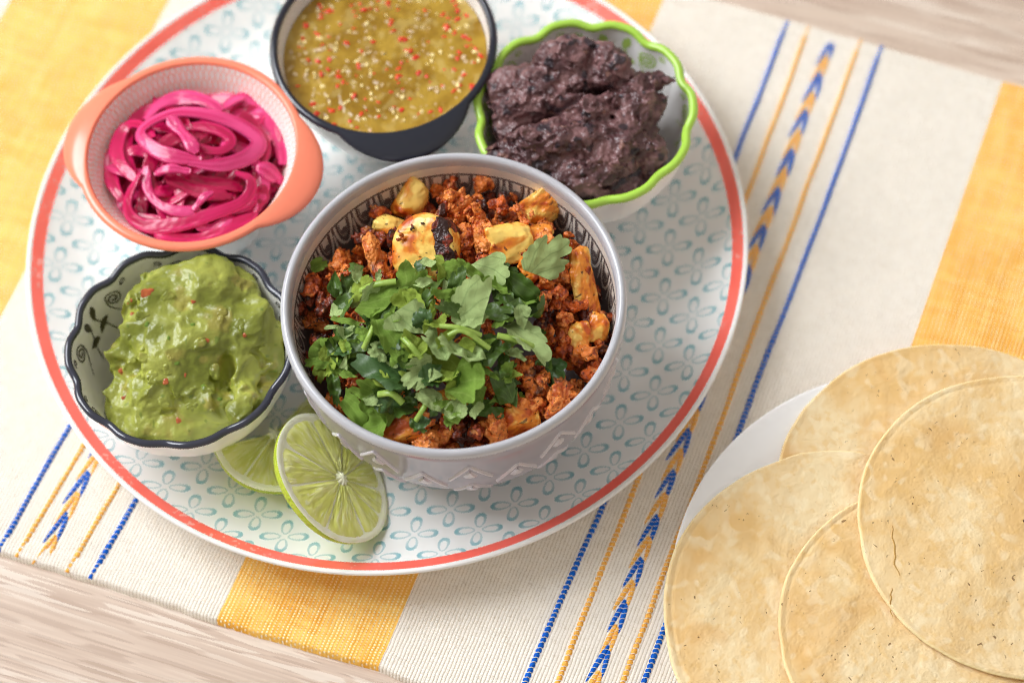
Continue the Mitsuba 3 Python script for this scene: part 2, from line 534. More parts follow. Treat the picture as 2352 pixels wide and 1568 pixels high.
def mat_piece(s0, s1):
    s = np.linspace(s0, s1, max(8, int((s1 - s0) / 0.0016)))
    k = np.r_[0, 0.0003, 0.0007, 0.0011, 0.0016, 0.0024, 0.004, 0.006, 0.0072, 0.0080, 0.0088, 0.0098, 0.011]
    mid = np.linspace(0, 1, 140)
    b, e = edge_b(s), edge_t(s)
    tb = b[:, None] + k[None, :]; te = e[:, None] - k[None, ::-1]
    tm = (b + 0.0125)[:, None] + ((e - 0.0125) - (b + 0.0125))[:, None] * mid[None, :]
    t = np.hstack([tb, tm, te])
    S = np.broadcast_to(s[:, None], t.shape)
    d = np.minimum(t - b[:, None], e[:, None] - t)
    v = mat_point(S, t)
    r = np.clip(1 - d / 0.0016, 0, 1)
    hem = 0.0007 * (np.clip((0.0088 - d) / 0.0012, 0, 1)) - 0.0004 * np.exp(-((d - 0.0080) / 0.0006) ** 2)
    v[..., 2] += hem * (1 - r) - (0.0029 + v[..., 2]) * (1 - np.sqrt(np.maximum(0, 1 - r * r)))
    return v.reshape(-1, 3), grid_faces(*t.shape)


cuts = [-.45, -.2220, -.1515, -.0045, .0655, .2243, .2948, .45]
for i in range(7):
    y = i % 2 == 1
    put(mat_, 'yellow_band' if y else 'cream_panel', mikit.ply(mat_piece(cuts[i], cuts[i + 1]), 'mat_yellow' if y else 'mat_cream', smooth=True),
        'broad yellow woven band' if y else None)


def cord(pts, width, pitch, height, colour, name, label):
    """A corded stripe: little puffs of yarn between binding threads."""
    ts = np.array([q[1] for q in pts]); ss = np.array([q[0] for q in pts])
    o = np.argsort(ts)
    rng = np.random.default_rng(int(abs(ss[0]) * 1e5))
    t = [edge_b(np.array([ss[o][0]]))[0] + 0.0006]
    tend = edge_t(np.array([ss[o][-1]]))[0] - 0.0006
    ms, ths = [], []
    u = np.linspace(0, 1, 6); ph = np.linspace(0, PI, 7)
    while t[-1] < tend - pitch:
        p = pitch * rng.uniform(0.82, 1.2)
        t0, t1 = t[-1], min(tend, t[-1] + p); t.append(t1)
        tt = t0 + (t1 - t0) * u
        sc = np.interp(tt, ts[o], ss[o]) + 0.0003 * (meshkit.noise(np.stack([tt * 60, tt * 0, tt * 0 + ss[0] * 900], -1)) - 0.5) * 2
        pr = (0.60 + 0.40 * np.sin(PI * u) ** 0.6) * rng.uniform(0.9, 1.08)
        S = sc[:, None] + (width / 2 * pr)[:, None] * np.cos(ph)[None, :]
        v = mat_point(S, np.broadcast_to(tt[:, None], S.shape))
        v[..., 2] += (height * (0.55 + 0.45 * np.sin(PI * u) ** 0.6))[:, None] * np.sin(ph)[None, :] - 0.0002
        ms.append((v.reshape(-1, 3), grid_faces(6, 7)))
        q = np.stack([np.interp(ph, [0, PI], [width / 2 * 0.72, -width / 2 * 0.72]) + sc[-1], np.full(7, t1) + 0.0003 * np.cos(ph)], 1)
        c = mat_point(q[:, 0], q[:, 1]); c[:, 2] += height * 0.66 * np.sin(ph) ** 0.7 + 0.0001
        ths.append(sweep(c, ellipse_sec(0.00016, 0.00016, 5), up=[NY, -NX, 0.3])[:2])
    k = put(mat_, name, mikit.ply(join(ms), colour, smooth=60), label)
    put(k, 'binding_thread', mikit.ply(join(ths), 'mat_white_yarn', smooth=60), kind='stuff')


cord([(.1235, .182), (.1240, .101), (.1262, -.0726), (.1234, -.1577), (.1230, -.178)], .0026, .0022, .0014, 'mat_blue_yarn', 'blue_stripe', None)
cord([(.1679, .182), (.1689, .0907), (.1683, .0191), (.1679, -.1244), (.1679, -.18)], .0026, .0022, .0014, 'mat_blue_yarn', 'blue_stripe', None)
cord([(.1336, .181), (.1351, .0855), (.1358, -.05), (.1355, -.178)], .0025, .0023, .0012, 'mat_gold_yarn', 'gold_stripe', None)
cord([(.1579, .181), (.1601, -.0554), (.1603, -.178)], .0025, .0023, .0012, 'mat_gold_yarn', 'gold_stripe', None)
cord([(-.0970, .181), (-.0998, -.1183), (-.1031, -.1810)], .0026, .0022, .0014, 'mat_blue_yarn', 'blue_stripe', None)
cord([(-.0560, .181), (-.0585, -.1397), (-.0614, -.1790)], .0026, .0022, .0014, 'mat_blue_yarn', 'blue_stripe', None)
cord([(-.0880, .181), (-.0904, -.1267), (-.0946, -.1800)], .0024, .0023, .0012, 'mat_gold_yarn', 'gold_stripe', None)
cord([(-.0660, .181), (-.0682, -.1370), (-.0716, -.1790)], .0024, .0023, .0012, 'mat_gold_yarn', 'gold_stripe', None)


def strand_mesh(w, h, L, seed):
    """A tapered yarn strand along +y from the origin, ribbed by binding threads."""
    n, ph = 34, np.linspace(0, PI, 7)
    u = np.linspace(0, 1, n)
    prof = np.sin(PI * np.clip(u * 0.86 + 0.10, 0, 1)) ** 0.55 * (1 - 0.35 * u)
    prof = prof * (0.90 + 0.10 * np.abs(np.sin(PI * u * L / 0.0021)))
    x = (w / 2 * prof)[:, None] * np.cos(ph); z = (h * prof)[:, None] * np.sin(ph) - 0.0002
    y = np.broadcast_to((u * L)[:, None], x.shape)
    return np.stack([x, y, z], -1).reshape(-1, 3), grid_faces(n, 7)


def strand_threads(w, h, L):
    ms, ph = [], np.linspace(0, PI, 7)
    for y in np.arange(0.0021, L * 0.9, 0.0021):
        u = y / L; p = math.sin(PI * min(1, u * 0.86 + 0.10)) ** 0.55 * (1 - 0.35 * u)
        c = np.stack([w / 2 * p * np.cos(ph), y + 0.0004 * np.cos(ph), h * p * np.sin(ph) * 0.95], 1)
        ms.append(sweep(c, ellipse_sec(0.00011, 0.00011, 5), up=[0, 1, 0.2])[:2])
    return join(ms)


STR = {}
for side, (w, h, L) in {'l': (.0027, .0013, .0170), 'r': (.0026, .0012, .0130)}.items():
    STR[side] = (strand_mesh(w, h, L, 1), strand_threads(w, h, L))
SB = {(s, c): mikit.ply(STR[s][0], c, smooth=60) for s in 'lr' for c in ('mat_blue_yarn', 'mat_gold_yarn')}
SW = {s: mikit.ply(STR[s][1], 'mat_white_yarn', smooth=60) for s in 'lr'}
rng = np.random.default_rng(5)
for s_lo, s_hi, t0 in ((.1503, .1459, -.1785), (-.0832, -.0795, -.1785)):
    t, i = 0.178, 0
    while t > t0 + 0.012:
        s = np.interp(t, [t0, .181], [s_lo, s_hi])
        c = ('mat_blue_yarn', 'mat_gold_yarn')[i % 2]
        for side, dx, ang in (('l', -0.0003, 0.185), ('r', 0.0007, -0.07)):
            a = ang + rng.normal() * 0.03
            tt = t - (0.0 if side == 'l' else 0.001) + rng.normal() * 0.0004
            o = mat_point(np.array(s + dx), np.array(tt))
            d = -np.array([-NY, NX]) ; d3 = rot([0, 0, 1], -a) @ np.array([d[0], d[1], 0])
            R = frame([0, 0, 1], np.cross(d3, [0, 0, 1]))
            sc = rng.uniform(0.92, 1.1)
            sh = {**SB[side, c], 'to_world': xf(R, o, [sc, sc, 1])}
            k = put(mat_, 'braid_strand', sh)
            put(k, 'binding_thread', {**SW[side], 'to_world': xf(R, o, [sc, sc, 1])}, kind='stuff')
        t -= 0.0104; i += 1

# ------------------------------------------------------------------ the platter
pl = thing('platter', 'big round white platter with coral rim and blue petal print', 'platter')
ZF = 0.0075                                    # the height of its flat middle
well = Surf([(0.0, ZF), (0.10, ZF), (0.122, ZF + .0008), (0.134, ZF + .0045), (0.1466, .0191), (0.1483, .0203)], smooth=4)
put(pl, 'well', mikit.ply(well.mesh(256), 'mat_platter', smooth=True))
band = Surf([(0.1483, .0203), (0.1505, .0218), (0.1529, .0234)], smooth=2)
put(pl, 'rim_band', mikit.ply(band.mesh(256), 'mat_coral', smooth=True), 'glossy coral band round the rim')
lip = Surf([(0.1529, .0234), (0.1535, .0239), (.1544, .0241), (.1550, .0237), (.1551, .0226), (.1540, .0208), (.149, .0166), (.136, .0070), (.122, .0030), (.104, .0022), (.103, .0004), (.100, .0004), (.099, .003), (0, .003)], smooth=3)
put(pl, 'rim_edge', mikit.ply(lip.mesh(256), 'mat_glaze_white', smooth=40))

# ------------------------------------------------------------------ the grey bowl
CB, ZB, HB = (0.0288, -0.0628), ZF + 0.0003, 0.0719
gb = thing('grey_bowl', 'large grey bowl with raised zigzags outside holding chorizo and potato', 'bowl')
g_out = Surf([(.0692, HB - .0030), (.0692, HB - .0060), (.0682, HB - .0074), (.0676, .058), (.0662, .044), (.0632, .028), (.0565, .0145), (.0465, .0055), (.0415, .0028), (.0408, .0002), (.0385, .0002), (.036, .003), (0, .003)], CB, ZB, smooth=3)
g_lip = Surf([(.0650, HB - .0052), (.0653, HB - .0014), (.0664, HB), (.0678, HB + .0001), (.0690, HB - .0012), (.0692, HB - .0030)], CB, ZB, smooth=3)
g_in = Surf([(.0650, HB - .0052), (.0646, .060), (.0634, .050), (.0608, .038), (.055, .0255), (.044, .014), (.022, .0098), (0, .0095)], CB, ZB, smooth=4)
put(gb, 'body', mikit.ply(g_out.mesh(224), 'mat_grey_glaze', smooth=50))
put(gb, 'lip', mikit.ply(g_lip.mesh(224), 'mat_grey_lip', smooth=True))
DB = 0.0052
put(gb, 'inner_band', mikit.ply(g_in.mesh(224, 0, DB), 'mat_cream_glaze', smooth=True))
put(gb, 'inner_wall', mikit.ply(g_in.mesh(224, DB, g_in.d[-1]), 'mat_taupe', smooth=True), 'taupe inner wall')
NM = 36
for k in range(NM):
    th0 = 2 * PI * (k + 0.3) / NM
    b0 = DB + 0.0008
    tt = np.linspace(0, PI, 22)
    ring = lambda a, h: np.stack([-a * np.cos(tt), b0 + h * np.sin(tt) ** 0.8], 1)
    ms = [g_in.ribbon(th0, ring(.0043, .0145), .0013, side=1)]
    line = np.stack([np.zeros(14), b0 + np.linspace(0.0002, .0108, 14)], 1)
    ms.append(g_in.ribbon(th0, line, .0050 * np.sqrt(np.clip(1 - np.linspace(0, 1, 14) ** 3.0, 0.02, 1)), side=1))
    for q in (-1, 1):
        st = np.stack([q * (.0057 - .0004 * np.linspace(0, 1, 12)), b0 + np.linspace(0.004, .0165, 12)], 1)
        ms.append(g_in.ribbon(th0, st, .0010 * np.sin(np.linspace(0.15, PI - 0.1, 12)), side=1))
    v, f = join(ms)
    key = put(gb, 'printed_motif', mikit.ply((v, f), 'mat_cream_glaze', smooth=True))
    dots = [g_in.ribbon(th0, np.stack([.00085 * np.cos(a_), b0 + .0066 + .00125 * np.sin(a_)], 1), .0016, lift=.0005, side=1, close=True) for a_ in [np.arange(10) * 2 * PI / 10]]
    tt2 = np.linspace(0.0, PI, 18)
    dots.append(g_in.ribbon(th0, np.stack([-.0021 * np.cos(tt2), b0 + .0005 + .0093 * np.sin(tt2) ** 0.8], 1), .0005, lift=.0005, side=1))
    put(key, 'eye', mikit.ply(join(dots), 'mat_taupe', smooth=True))
for row, (d0, n, off) in enumerate(((.0110, 11, 0.0), (.0200, 11, 0.5), (.0335, 11, 0.0))):
    for k in range(n):
        th0 = 2 * PI * (k + off) / n - PI / 2 + 0.02
        w, h = (.0084, .0145) if row < 2 else (.0075, .0120)
        a = np.stack([np.linspace(-w, w, 33), d0 + h * np.abs(np.linspace(-1, 1, 33))], 1)
        m1 = g_out.ribbon(th0, a, .0017 * np.ones(33), lift=-.0002, side=-1, arch=.0011)
        q = np.linspace(0, 1, 12)
        m2 = g_out.ribbon(th0, np.stack([np.zeros(12), d0 + .0055 + .0060 * q], 1), .0003 + .0062 * q, lift=-.0002, side=-1, arch=.0012)
        put(gb, 'raised_chevron', mikit.ply(join([m1, m2]), 'mat_grey_relief', smooth=True))

# ------------------------------------------------------------------ small round bowls with wing handles
HS = 0.0560


def wing_bowl(name, label, C, R, axis, rim_mat, in_mat, rim_in, wing=0.0095, steep=False):
    k = thing(name, label, 'bowl')
    z0 = ZF + 0.0003
    out = Surf([(R - .0004, HS - .0022), (R - .0012, .050), (R - .0030, .040), (R - .0075, .026), (R - .0155, .011), (R - .0215, .0025), (R - .022, .0002), (R - .024, .0002), (R - .025, .003), (0, .003)], C, z0, smooth=3)
    if steep:
        out = Surf([(R - .0010, HS - .0034), (R - .0036, .0515), (R - .0078, .044), (R - .0132, .031), (R - .0195, .015), (R - .0240, .0035), (R - .0245, .0002), (R - .0262, .0002), (R - .027, .003), (0, .003)], C, z0, smooth=3)
    put(k, 'body', mikit.ply(out.mesh(192), 'mat_glaze_white', smooth=50))
    inn = Surf([(R - rim_in, HS - .0015), (R - rim_in - .0012, .046), (R - rim_in - .0035, .034), (R - .0115, .021), (R - .019, .010), (R - .030, .0062), (0, .006)], C, z0, smooth=4)
    if steep:
        inn = Surf([(R - rim_in, HS - .0015), (R - .0060, .050), (R - .0100, .042), (R - .0155, .030), (R - .0215, .016), (R - .030, .0072), (0, .006)], C, z0, smooth=4)
    put(k, 'inner_wall', mikit.ply(inn.mesh(192), in_mat, smooth=True))
    n = 256
    th = np.arange(n) * 2 * PI / n
    e = np.zeros(n)
    for a in (axis, axis + PI):
        d = (th - a + PI) % (2 * PI) - PI
        e += np.clip(np.cos(np.clip(d / 0.62, -1, 1) * PI / 2), 0, 1) ** 0.95
    ext = wing * e
    def ringv(r, z):
        return np.stack([C[0] + r * np.cos(th), C[1] + r * np.sin(th), z0 + z], 1)
    o = np.ones(n)
    rows = [ringv(o * (R - rim_in), o * (HS - .0016)), ringv(o * (R - rim_in + .0004), o * (HS - .0004)), ringv(o * (R - rim_in + .0012), o * HS),
            ringv(R - .0008 + ext * 0.35, o * HS - .0001 - .0010 * e), ringv(R - .0002 + ext * 0.75, o * HS - .0004 - .0022 * e), ringv(R + .0004 + ext * 0.97, o * (HS - .0010) - .0030 * e),
            ringv(R + .0006 + ext, o * (HS - .0018) - .0034 * e), ringv(R + .0003 + ext * 0.97, o * (HS - .0026) - .0038 * e), ringv(R - .0012 + ext * 0.3, o * (HS - .0032) - .0042 * e), ringv(o * (R - .0016), o * (HS - .0040) - .0045 * e)]
    v = np.stack(rows, 1)
    put(k, 'handled_rim', mikit.ply((v[:, :7].reshape(-1, 3), grid_faces(n, 7, wrap_n=True)), rim_mat, smooth=True))
    put(k, 'rim_underside', mikit.ply((v[:, 6:].reshape(-1, 3), grid_faces(n, 4, wrap_n=True)), 'mat_glaze_white', smooth=True))
    return k, inn, z0


ob, o_in, zs = wing_bowl('coral_bowl', 'small bowl with coral rim and wing handles holding pink onion', C_ORANGE, .0475, math.radians(160), 'mat_orange_glaze', 'mat_orange_inside', .0036, .0085, True)
nb, n_in, _ = wing_bowl('navy_bowl', 'small navy-rimmed bowl of salsa at the back of the platter', C_NAVY, .0485, math.radians(-80), 'mat_navy_glaze', 'mat_navy_inside', .0030)


# ------------------------------------------------------------------ scalloped bowls
def scallop_bowl(name, label, C, R, H, N, phase, amp, rim_mat, rim_r):
    k = thing(name, label, 'bowl')
    z0 = ZF + 0.0003
    def mod(th, r, z):
        w = np.clip(z / H, 0, 1.1) ** 1.6
        c = np.cos(N * (th - phase)); c = c - 0.25 * np.cos(2 * N * (th - phase))
        return r * (1 + amp * w * c), z + 0.0007 * w * c * (r > 0.02)
    out = Surf([(R - .0004, H - .0010), (R - .0016, H * .82), (R - .0044, H * .58), (R - .0105, H * .32), (R - .0190, H * .09), (R - .0215, .0002), (R - .0245, .0002), (R - .026, .003), (0, .003)], C, z0, mod, smooth=3)
    inn = Surf([(R - .0022, H - .0010), (R - .0040, H * .82), (R - .0070, H * .58), (R - .0135, H * .31), (R - .0225, H * .17), (0, H * .14)], C, z0, mod, smooth=4)
    put(k, 'body', mikit.ply(out.mesh(240), 'mat_glaze_white', smooth=50))
    put(k, 'inner_wall', mikit.ply(inn.mesh(240), 'mat_glaze_white', smooth=True))
    th = np.arange(300) * 2 * PI / 300
    r, z = mod(th, np.full(300, R - .0013), np.full(300, H - .0004))
    path = np.stack([C[0] + r * np.cos(th), C[1] + r * np.sin(th), z0 + z], 1)
    v, f, uv = sweep(path, ellipse_sec(rim_r * 1.05, rim_r, 12), closed=True)
    put(k, 'painted_rim', mikit.ply((v, f), rim_mat, smooth=True))
    return k, inn, z0


C_GUAC, C_BEAN = (-0.0846, -0.0578), (0.0893, 0.0338)
HG, HN = 0.0440, 0.0500
kb, k_in, _ = scallop_bowl('black_rimmed_bowl', 'scalloped white bowl with black rim and scrolls holding guacamole', C_GUAC, .0467, HG, 11, 0.28, .020, 'mat_black_rim', .0015)
eb, e_in, _ = scallop_bowl('green_rimmed_bowl', 'scalloped white bowl with lime green rim holding refried beans', C_BEAN, .0465, HN, 11, 0.55, .024, 'mat_green_rim', .0018)


def spiral(a0, b0, r0, turns, flip=1, n=60):
    t = np.linspace(0, 1, n); ph = t * turns * 2 * PI
    r = r0 * (0.12 + 0.88 * t)
    return np.stack([a0 + flip * r * np.cos(ph), b0 + r * np.sin(ph)], 1)


def curve(pts, n=24):
    return resample(chaikin(pts, 3), n)


def decorate(k, surf, n, paint, big, ph):
    lens = lambda m, w: w * np.sin(np.linspace(0.05, PI - 0.02, m)) ** 0.8
    for i in range(n):
        th = 2 * PI * i / n + ph
        fl = 1 if i % 2 else -1
        sp = spiral(0.0, .0085, .0040 * big, 1.9, fl)
        tail = curve([sp[-1], sp[-1] + [fl * 0.0004, 0.005], sp[-1] + [-fl * .003, .0100], sp[-1] + [-fl * .008, .013]], 26)
        put(k, 'painted_scroll', mikit.ply(join([surf.ribbon(th, sp, np.linspace(.0013, .0007, 60) * big), surf.ribbon(th, tail, np.linspace(.0008, .0004, 26) * big)]), paint, smooth=True))
        for (a, b, ang, L) in ((.0115, .0060, 1.2, .0072), (.0095, .0150, 0.4, .0080)):
            u = np.linspace(-0.5, 0.5, 20)
            ln = np.stack([fl * a + u * L * math.cos(ang) * fl, b + u * L * math.sin(ang) + 0.0008 * (u * 2) ** 2], 1)
            put(k, 'painted_leaf', mikit.ply(surf.ribbon(th, ln, lens(20, .0034 * big)), paint, smooth=True))
        st = curve([(fl * .0105, .003), (fl * .0125, .009), (fl * .0085, .016), (fl * .006, .023)], 30)
        put(k, 'painted_stem', mikit.ply(surf.ribbon(th, st, .0007 * big * np.ones(30)), paint, smooth=True))
        c0 = spiral(-fl * .0065, .0042, .0018, 1.1, -fl, 26)
        put(k, 'painted_curl', mikit.ply(surf.ribbon(th, c0, np.linspace(.0012, .0005, 26)), paint, smooth=True))


decorate(kb, k_in, 9, 'mat_ink', 1.0, 0.25)
decorate(eb, e_in, 8, 'mat_green_paint', 1.15, 0.0)

# ------------------------------------------------------------------ food: materials
def ch_color(dark, lite, char, seed):
    def f(p, n, uv):
        a = warped(p, 330, seed, 4)
        c = mix(dark, lite, smoothstep(0.32, 0.62, a))
        c = mix(c, srgb(0.93, 0.62, 0.36), 0.6 * speck(p, 520, seed, 0.70, 0.84))
        c = mix(c, srgb(0.17, 0.075, 0.06), 0.9 * smoothstep(char, char + 0.12, warped(p, 120, seed + 9, 3)))
        return mix(c, srgb(0.10, 0.05, 0.04), 0.85 * speck(p, 1150, seed + 3, 0.80, 0.87))
    return f


def ch_bump(p, n, uv):
    return fbm(p.x * 1100, p.y * 1100, p.z * 1100, octaves=2)


bsdf('mat_chorizo', ch_color(srgb(0.60, 0.235, 0.075), srgb(0.89, 0.49, 0.19), 0.64, 0.0), 0.38, 0.5, ch_bump, 0.0011)
bsdf('mat_chorizo_light', ch_color(srgb(0.72, 0.31, 0.11), srgb(0.94, 0.57, 0.27), 0.70, 11.0), 0.36, 0.5, ch_bump, 0.0011)
bsdf('mat_chorizo_red', ch_color(srgb(0.49, 0.165, 0.055), srgb(0.82, 0.38, 0.125), 0.58, 23.0), 0.36, 0.5, ch_bump, 0.0011)
bsdf('mat_chorizo_burnt', ch_color(srgb(0.26, 0.10, 0.065), srgb(0.58, 0.23, 0.10), 0.47, 31.0), 0.33, 0.55, ch_bump, 0.0006)
bsdf('mat_char', lambda p, n, uv: mix(srgb(0.18, 0.07, 0.055), srgb(0.56, 0.19, 0.09), smoothstep(0.45, 0.72, warped(p, 300, 3.0, 3))), 0.38, 0.5, ch_bump, 0.0006)


def potato_color(lo, hi, seed):
    def f(p, n, uv):
        c = mix(srgb(0.92, 0.71, 0.28), srgb(0.975, 0.85, 0.48), fbm(p.x * 160, p.y * 160, p.z * 160))
        a = warped(p, 130, seed, 4)
        c = mix(c, srgb(0.88, 0.52, 0.15), smoothstep(lo, hi, a))
        c = mix(c, srgb(0.70, 0.27, 0.08), smoothstep(hi, hi + 0.14, a) * 0.9)
        return mix(c, srgb(0.28, 0.11, 0.05), 0.8 * speck(p, 560, seed, 0.84, 0.90))
    return f


bsdf('mat_potato', potato_color(0.455, 0.60, 3.0), 0.26, 0.5, lambda p, n, uv: warped(p, 260, 2.0, 2), 0.0005)
bsdf('mat_potato_seared', potato_color(0.33, 0.50, 8.0), 0.32, 0.5, ch_bump, 0.0005)


def leaf_mat(name, base, vein, seed, trans=0.5, rough=0.42):
    def f(p, n, uv):
        x, y = uv.x, uv.y
        ph = dr.atan2(y, x + 0.02); r = dr.sqrt(x * x + y * y)
        v = mi.Float(0)
        for a in (0.0, 0.46, -0.46, 0.95, -0.95):
            v = dr.maximum(v, 1 - smoothstep(0.006, 0.020, r * dr.abs(dr.sin(ph - a + 0.05 * dr.sin(9 * r)))))
        q = (x - 0.8 * dr.abs(y)) * 6 + 1.3 * noise(x * 5 + p.x * 40, y * 5, seed)
        v = dr.maximum(0.8 * v, 0.45 * (1 - smoothstep(0.015, 0.07, dr.abs(q - dr.floor(q) - 0.5))))
        t = fbm(p.x * 140 + seed, p.y * 140, p.z * 140)
        c = mi.Color3f(base) * (0.66 + 0.68 * t)
        return mix(c, vein, v * 0.5)
    if trans:
        scene[name] = {'type': 'principledthin', 'base_color': proc(f), 'roughness': rough, 'diff_trans': trans, 'eta': 1.4}
    else:
        bsdf(name, f, rough, 0.4)


leaf_mat('mat_leaf_dark', srgb(0.27, 0.37, 0.135), srgb(0.37, 0.47, 0.21), 1, 0)
leaf_mat('mat_leaf_mid', srgb(0.46, 0.575, 0.25), srgb(0.57, 0.66, 0.36), 4, 0.35)
leaf_mat('mat_leaf_bright', srgb(0.575, 0.66, 0.28), srgb(0.68, 0.75, 0.42), 7, 0.5)
leaf_mat('mat_leaf_pale', srgb(0.655, 0.735, 0.49), srgb(0.45, 0.56, 0.33), 2, 0.35, 0.5)
leaf_mat('mat_leaf_blue', srgb(0.225, 0.335, 0.165), srgb(0.33, 0.43, 0.25), 6, 0, 0.4)
bsdf('mat_stem', lambda p, n, uv: mix(srgb(0.47, 0.60, 0.20), srgb(0.64, 0.74, 0.36), noise(p.x * 500, p.y * 500, p.z * 500)), 0.35, 0.5)


def guac_color(p, n, uv):
    a = fbm(p.x * 75, p.y * 75, p.z * 75, octaves=3)
    c = mix(srgb(0.45, 0.48, 0.15), srgb(0.645, 0.665, 0.30), smoothstep(0.28, 0.72, a))
    c = mix(c, srgb(0.64, 0.58, 0.28), 0.55 * smoothstep(0.58, 0.72, fbm(p.x * 120 + 30, p.y * 120, p.z * 120)))
    g = smoothstep(0.85, 0.90, noise(p.x * 420, p.y * 420, p.z * 420 + 8))
    return mix(c, srgb(0.33, 0.45, 0.14), 0.5 * g)


bsdf('mat_guacamole', guac_color, lambda p, n, uv: 0.22 + 0.22 * noise(p.x * 300, p.y * 300, p.z * 300), 0.5, lambda p, n, uv: fbm(p.x * 520, p.y * 520, p.z * 520, octaves=2), 0.0005, flatness=0.5)
bsdf('mat_tomato', lambda p, n, uv: mix(srgb(0.58, 0.22, 0.12), srgb(0.78, 0.44, 0.24), noise(p.x * 600, p.y * 600, p.z * 600)), 0.2, 0.5)


def bean_color(p, n, uv):
    a = fbm(p.x * 190, p.y * 190, p.z * 190, octaves=3)
    c = mix(srgb(0.30, 0.185, 0.195), srgb(0.52, 0.375, 0.375), smoothstep(0.28, 0.72, a))
    hull = smoothstep(0.62, 0.74, fbm(p.x * 210 + 60, p.y * 210, p.z * 210, octaves=2))
    c = mix(c, srgb(0.13, 0.11, 0.15), 0.85 * hull)
    bit = smoothstep(0.82, 0.88, noise(p.x * 330 + 9, p.y * 330, p.z * 330))
    return mix(c, srgb(0.62, 0.45, 0.40), 0.6 * bit)


bsdf('mat_beans', bean_color, lambda p, n, uv: 0.16 + 0.26 * noise(p.x * 260, p.y * 260, p.z * 260), 0.55, lambda p, n, uv: fbm(p.x * 650, p.y * 650, p.z * 650, octaves=3), 0.0010)


def salsa_color(p, n, uv):
    a = fbm(p.x * 130, p.y * 130, 2.0, octaves=3)
    c = mix(srgb(0.55, 0.405, 0.07), srgb(0.67, 0.535, 0.18), smoothstep(0.25, 0.75, a))
    fl = speck(p, 300, 6.0, 0.55, 0.75)
    return mix(c, srgb(0.80, 0.72, 0.46), 0.28 * fl)


bsdf('mat_salsa', salsa_color, 0.14, 0.5, lambda p, n, uv: fbm(p.x * 330, p.y * 330, 1.0, octaves=2), 0.0006)
bsdf('mat_seed', srgb(0.95, 0.87, 0.60), 0.3, 0.5)
bsdf('mat_flake', lambda p, n, uv: mix(srgb(0.78, 0.10, 0.04), srgb(0.90, 0.34, 0.14), noise(p.x * 900, p.y * 900)), 0.25, 0.5)
bsdf('mat_minced', lambda p, n, uv: mix(srgb(0.72, 0.62, 0.36), srgb(0.82, 0.72, 0.58), noise(p.x * 200, p.y * 200)), 0.25, 0.5)


def onion_mat(name, a, b, edge, seed):
    def f(p, n, uv):
        st = noise(uv.x * 90 + seed, uv.y * 16, seed)
        lines = noise(uv.x * 25, uv.y * 34, seed + 5.0)
        c = mix(a, b, smoothstep(0.15, 0.85, 0.5 * st + 0.5 * lines))
        e = dr.minimum(uv.y, 1 - uv.y)
        return mix(c, edge, (1 - smoothstep(0.035, 0.085, e)) * 0.75)
    bsdf(name, f, 0.22, 0.55, lambda p, n, uv: noise(uv.x * 400, uv.y * 30, seed), 0.00015, flatness=0.6)


onion_mat('mat_onion', srgb(0.72, 0.02, 0.28), srgb(0.86, 0.12, 0.41), srgb(0.42, 0.04, 0.26), 1.0)
onion_mat('mat_onion_pale', srgb(0.78, 0.06, 0.35), srgb(0.91, 0.30, 0.54), srgb(0.50, 0.07, 0.33), 5.0)
onion_mat('mat_onion_deep', srgb(0.58, 0.01, 0.19), srgb(0.76, 0.06, 0.31), srgb(0.32, 0.02, 0.18), 9.0)


def peel_color(p, n, uv):
    return mix(srgb(0.56, 0.67, 0.10), srgb(0.80, 0.84, 0.28), fbm(p.x * 90, p.y * 90, p.z * 90))


bsdf('mat_lime_peel', peel_color, 0.3, 0.5, lambda p, n, uv: noise(p.x * 900, p.y * 900, p.z * 900), 0.0008)
bsdf('mat_lime_pith', lambda p, n, uv: mix(srgb(0.93, 0.945, 0.77), srgb(0.97, 0.97, 0.90), noise(p.x * 400, p.y * 400, p.z * 400)), 0.5, 0.3)


def lime_streak(uv):
    w = noise(uv.x * 5, uv.y * 9, 2.0) - 0.5
    return noise(uv.x * 9 + 1.5 * w, uv.y * 10, 3.0), noise(uv.x * 22 + 2.5 * w, uv.y * 16, 7.0)


def lime_flesh(p, n, uv):
    a, b = lime_streak(uv)
    c = mix(srgb(0.86, 0.88, 0.44), srgb(0.93, 0.94, 0.62), smoothstep(0.2, 0.85, 0.55 * a + 0.45 * b))
    return mix(c, srgb(0.95, 0.96, 0.78), 0.55 * smoothstep(0.76, 0.92, b))


bsdf('mat_lime_flesh', lime_flesh, 0.14, 0.6, lambda p, n, uv: lime_streak(uv)[0] + 0.7 * lime_streak(uv)[1], 0.0006, flatness=0.7, clearcoat=0.7, clearcoat_gloss=0.95)


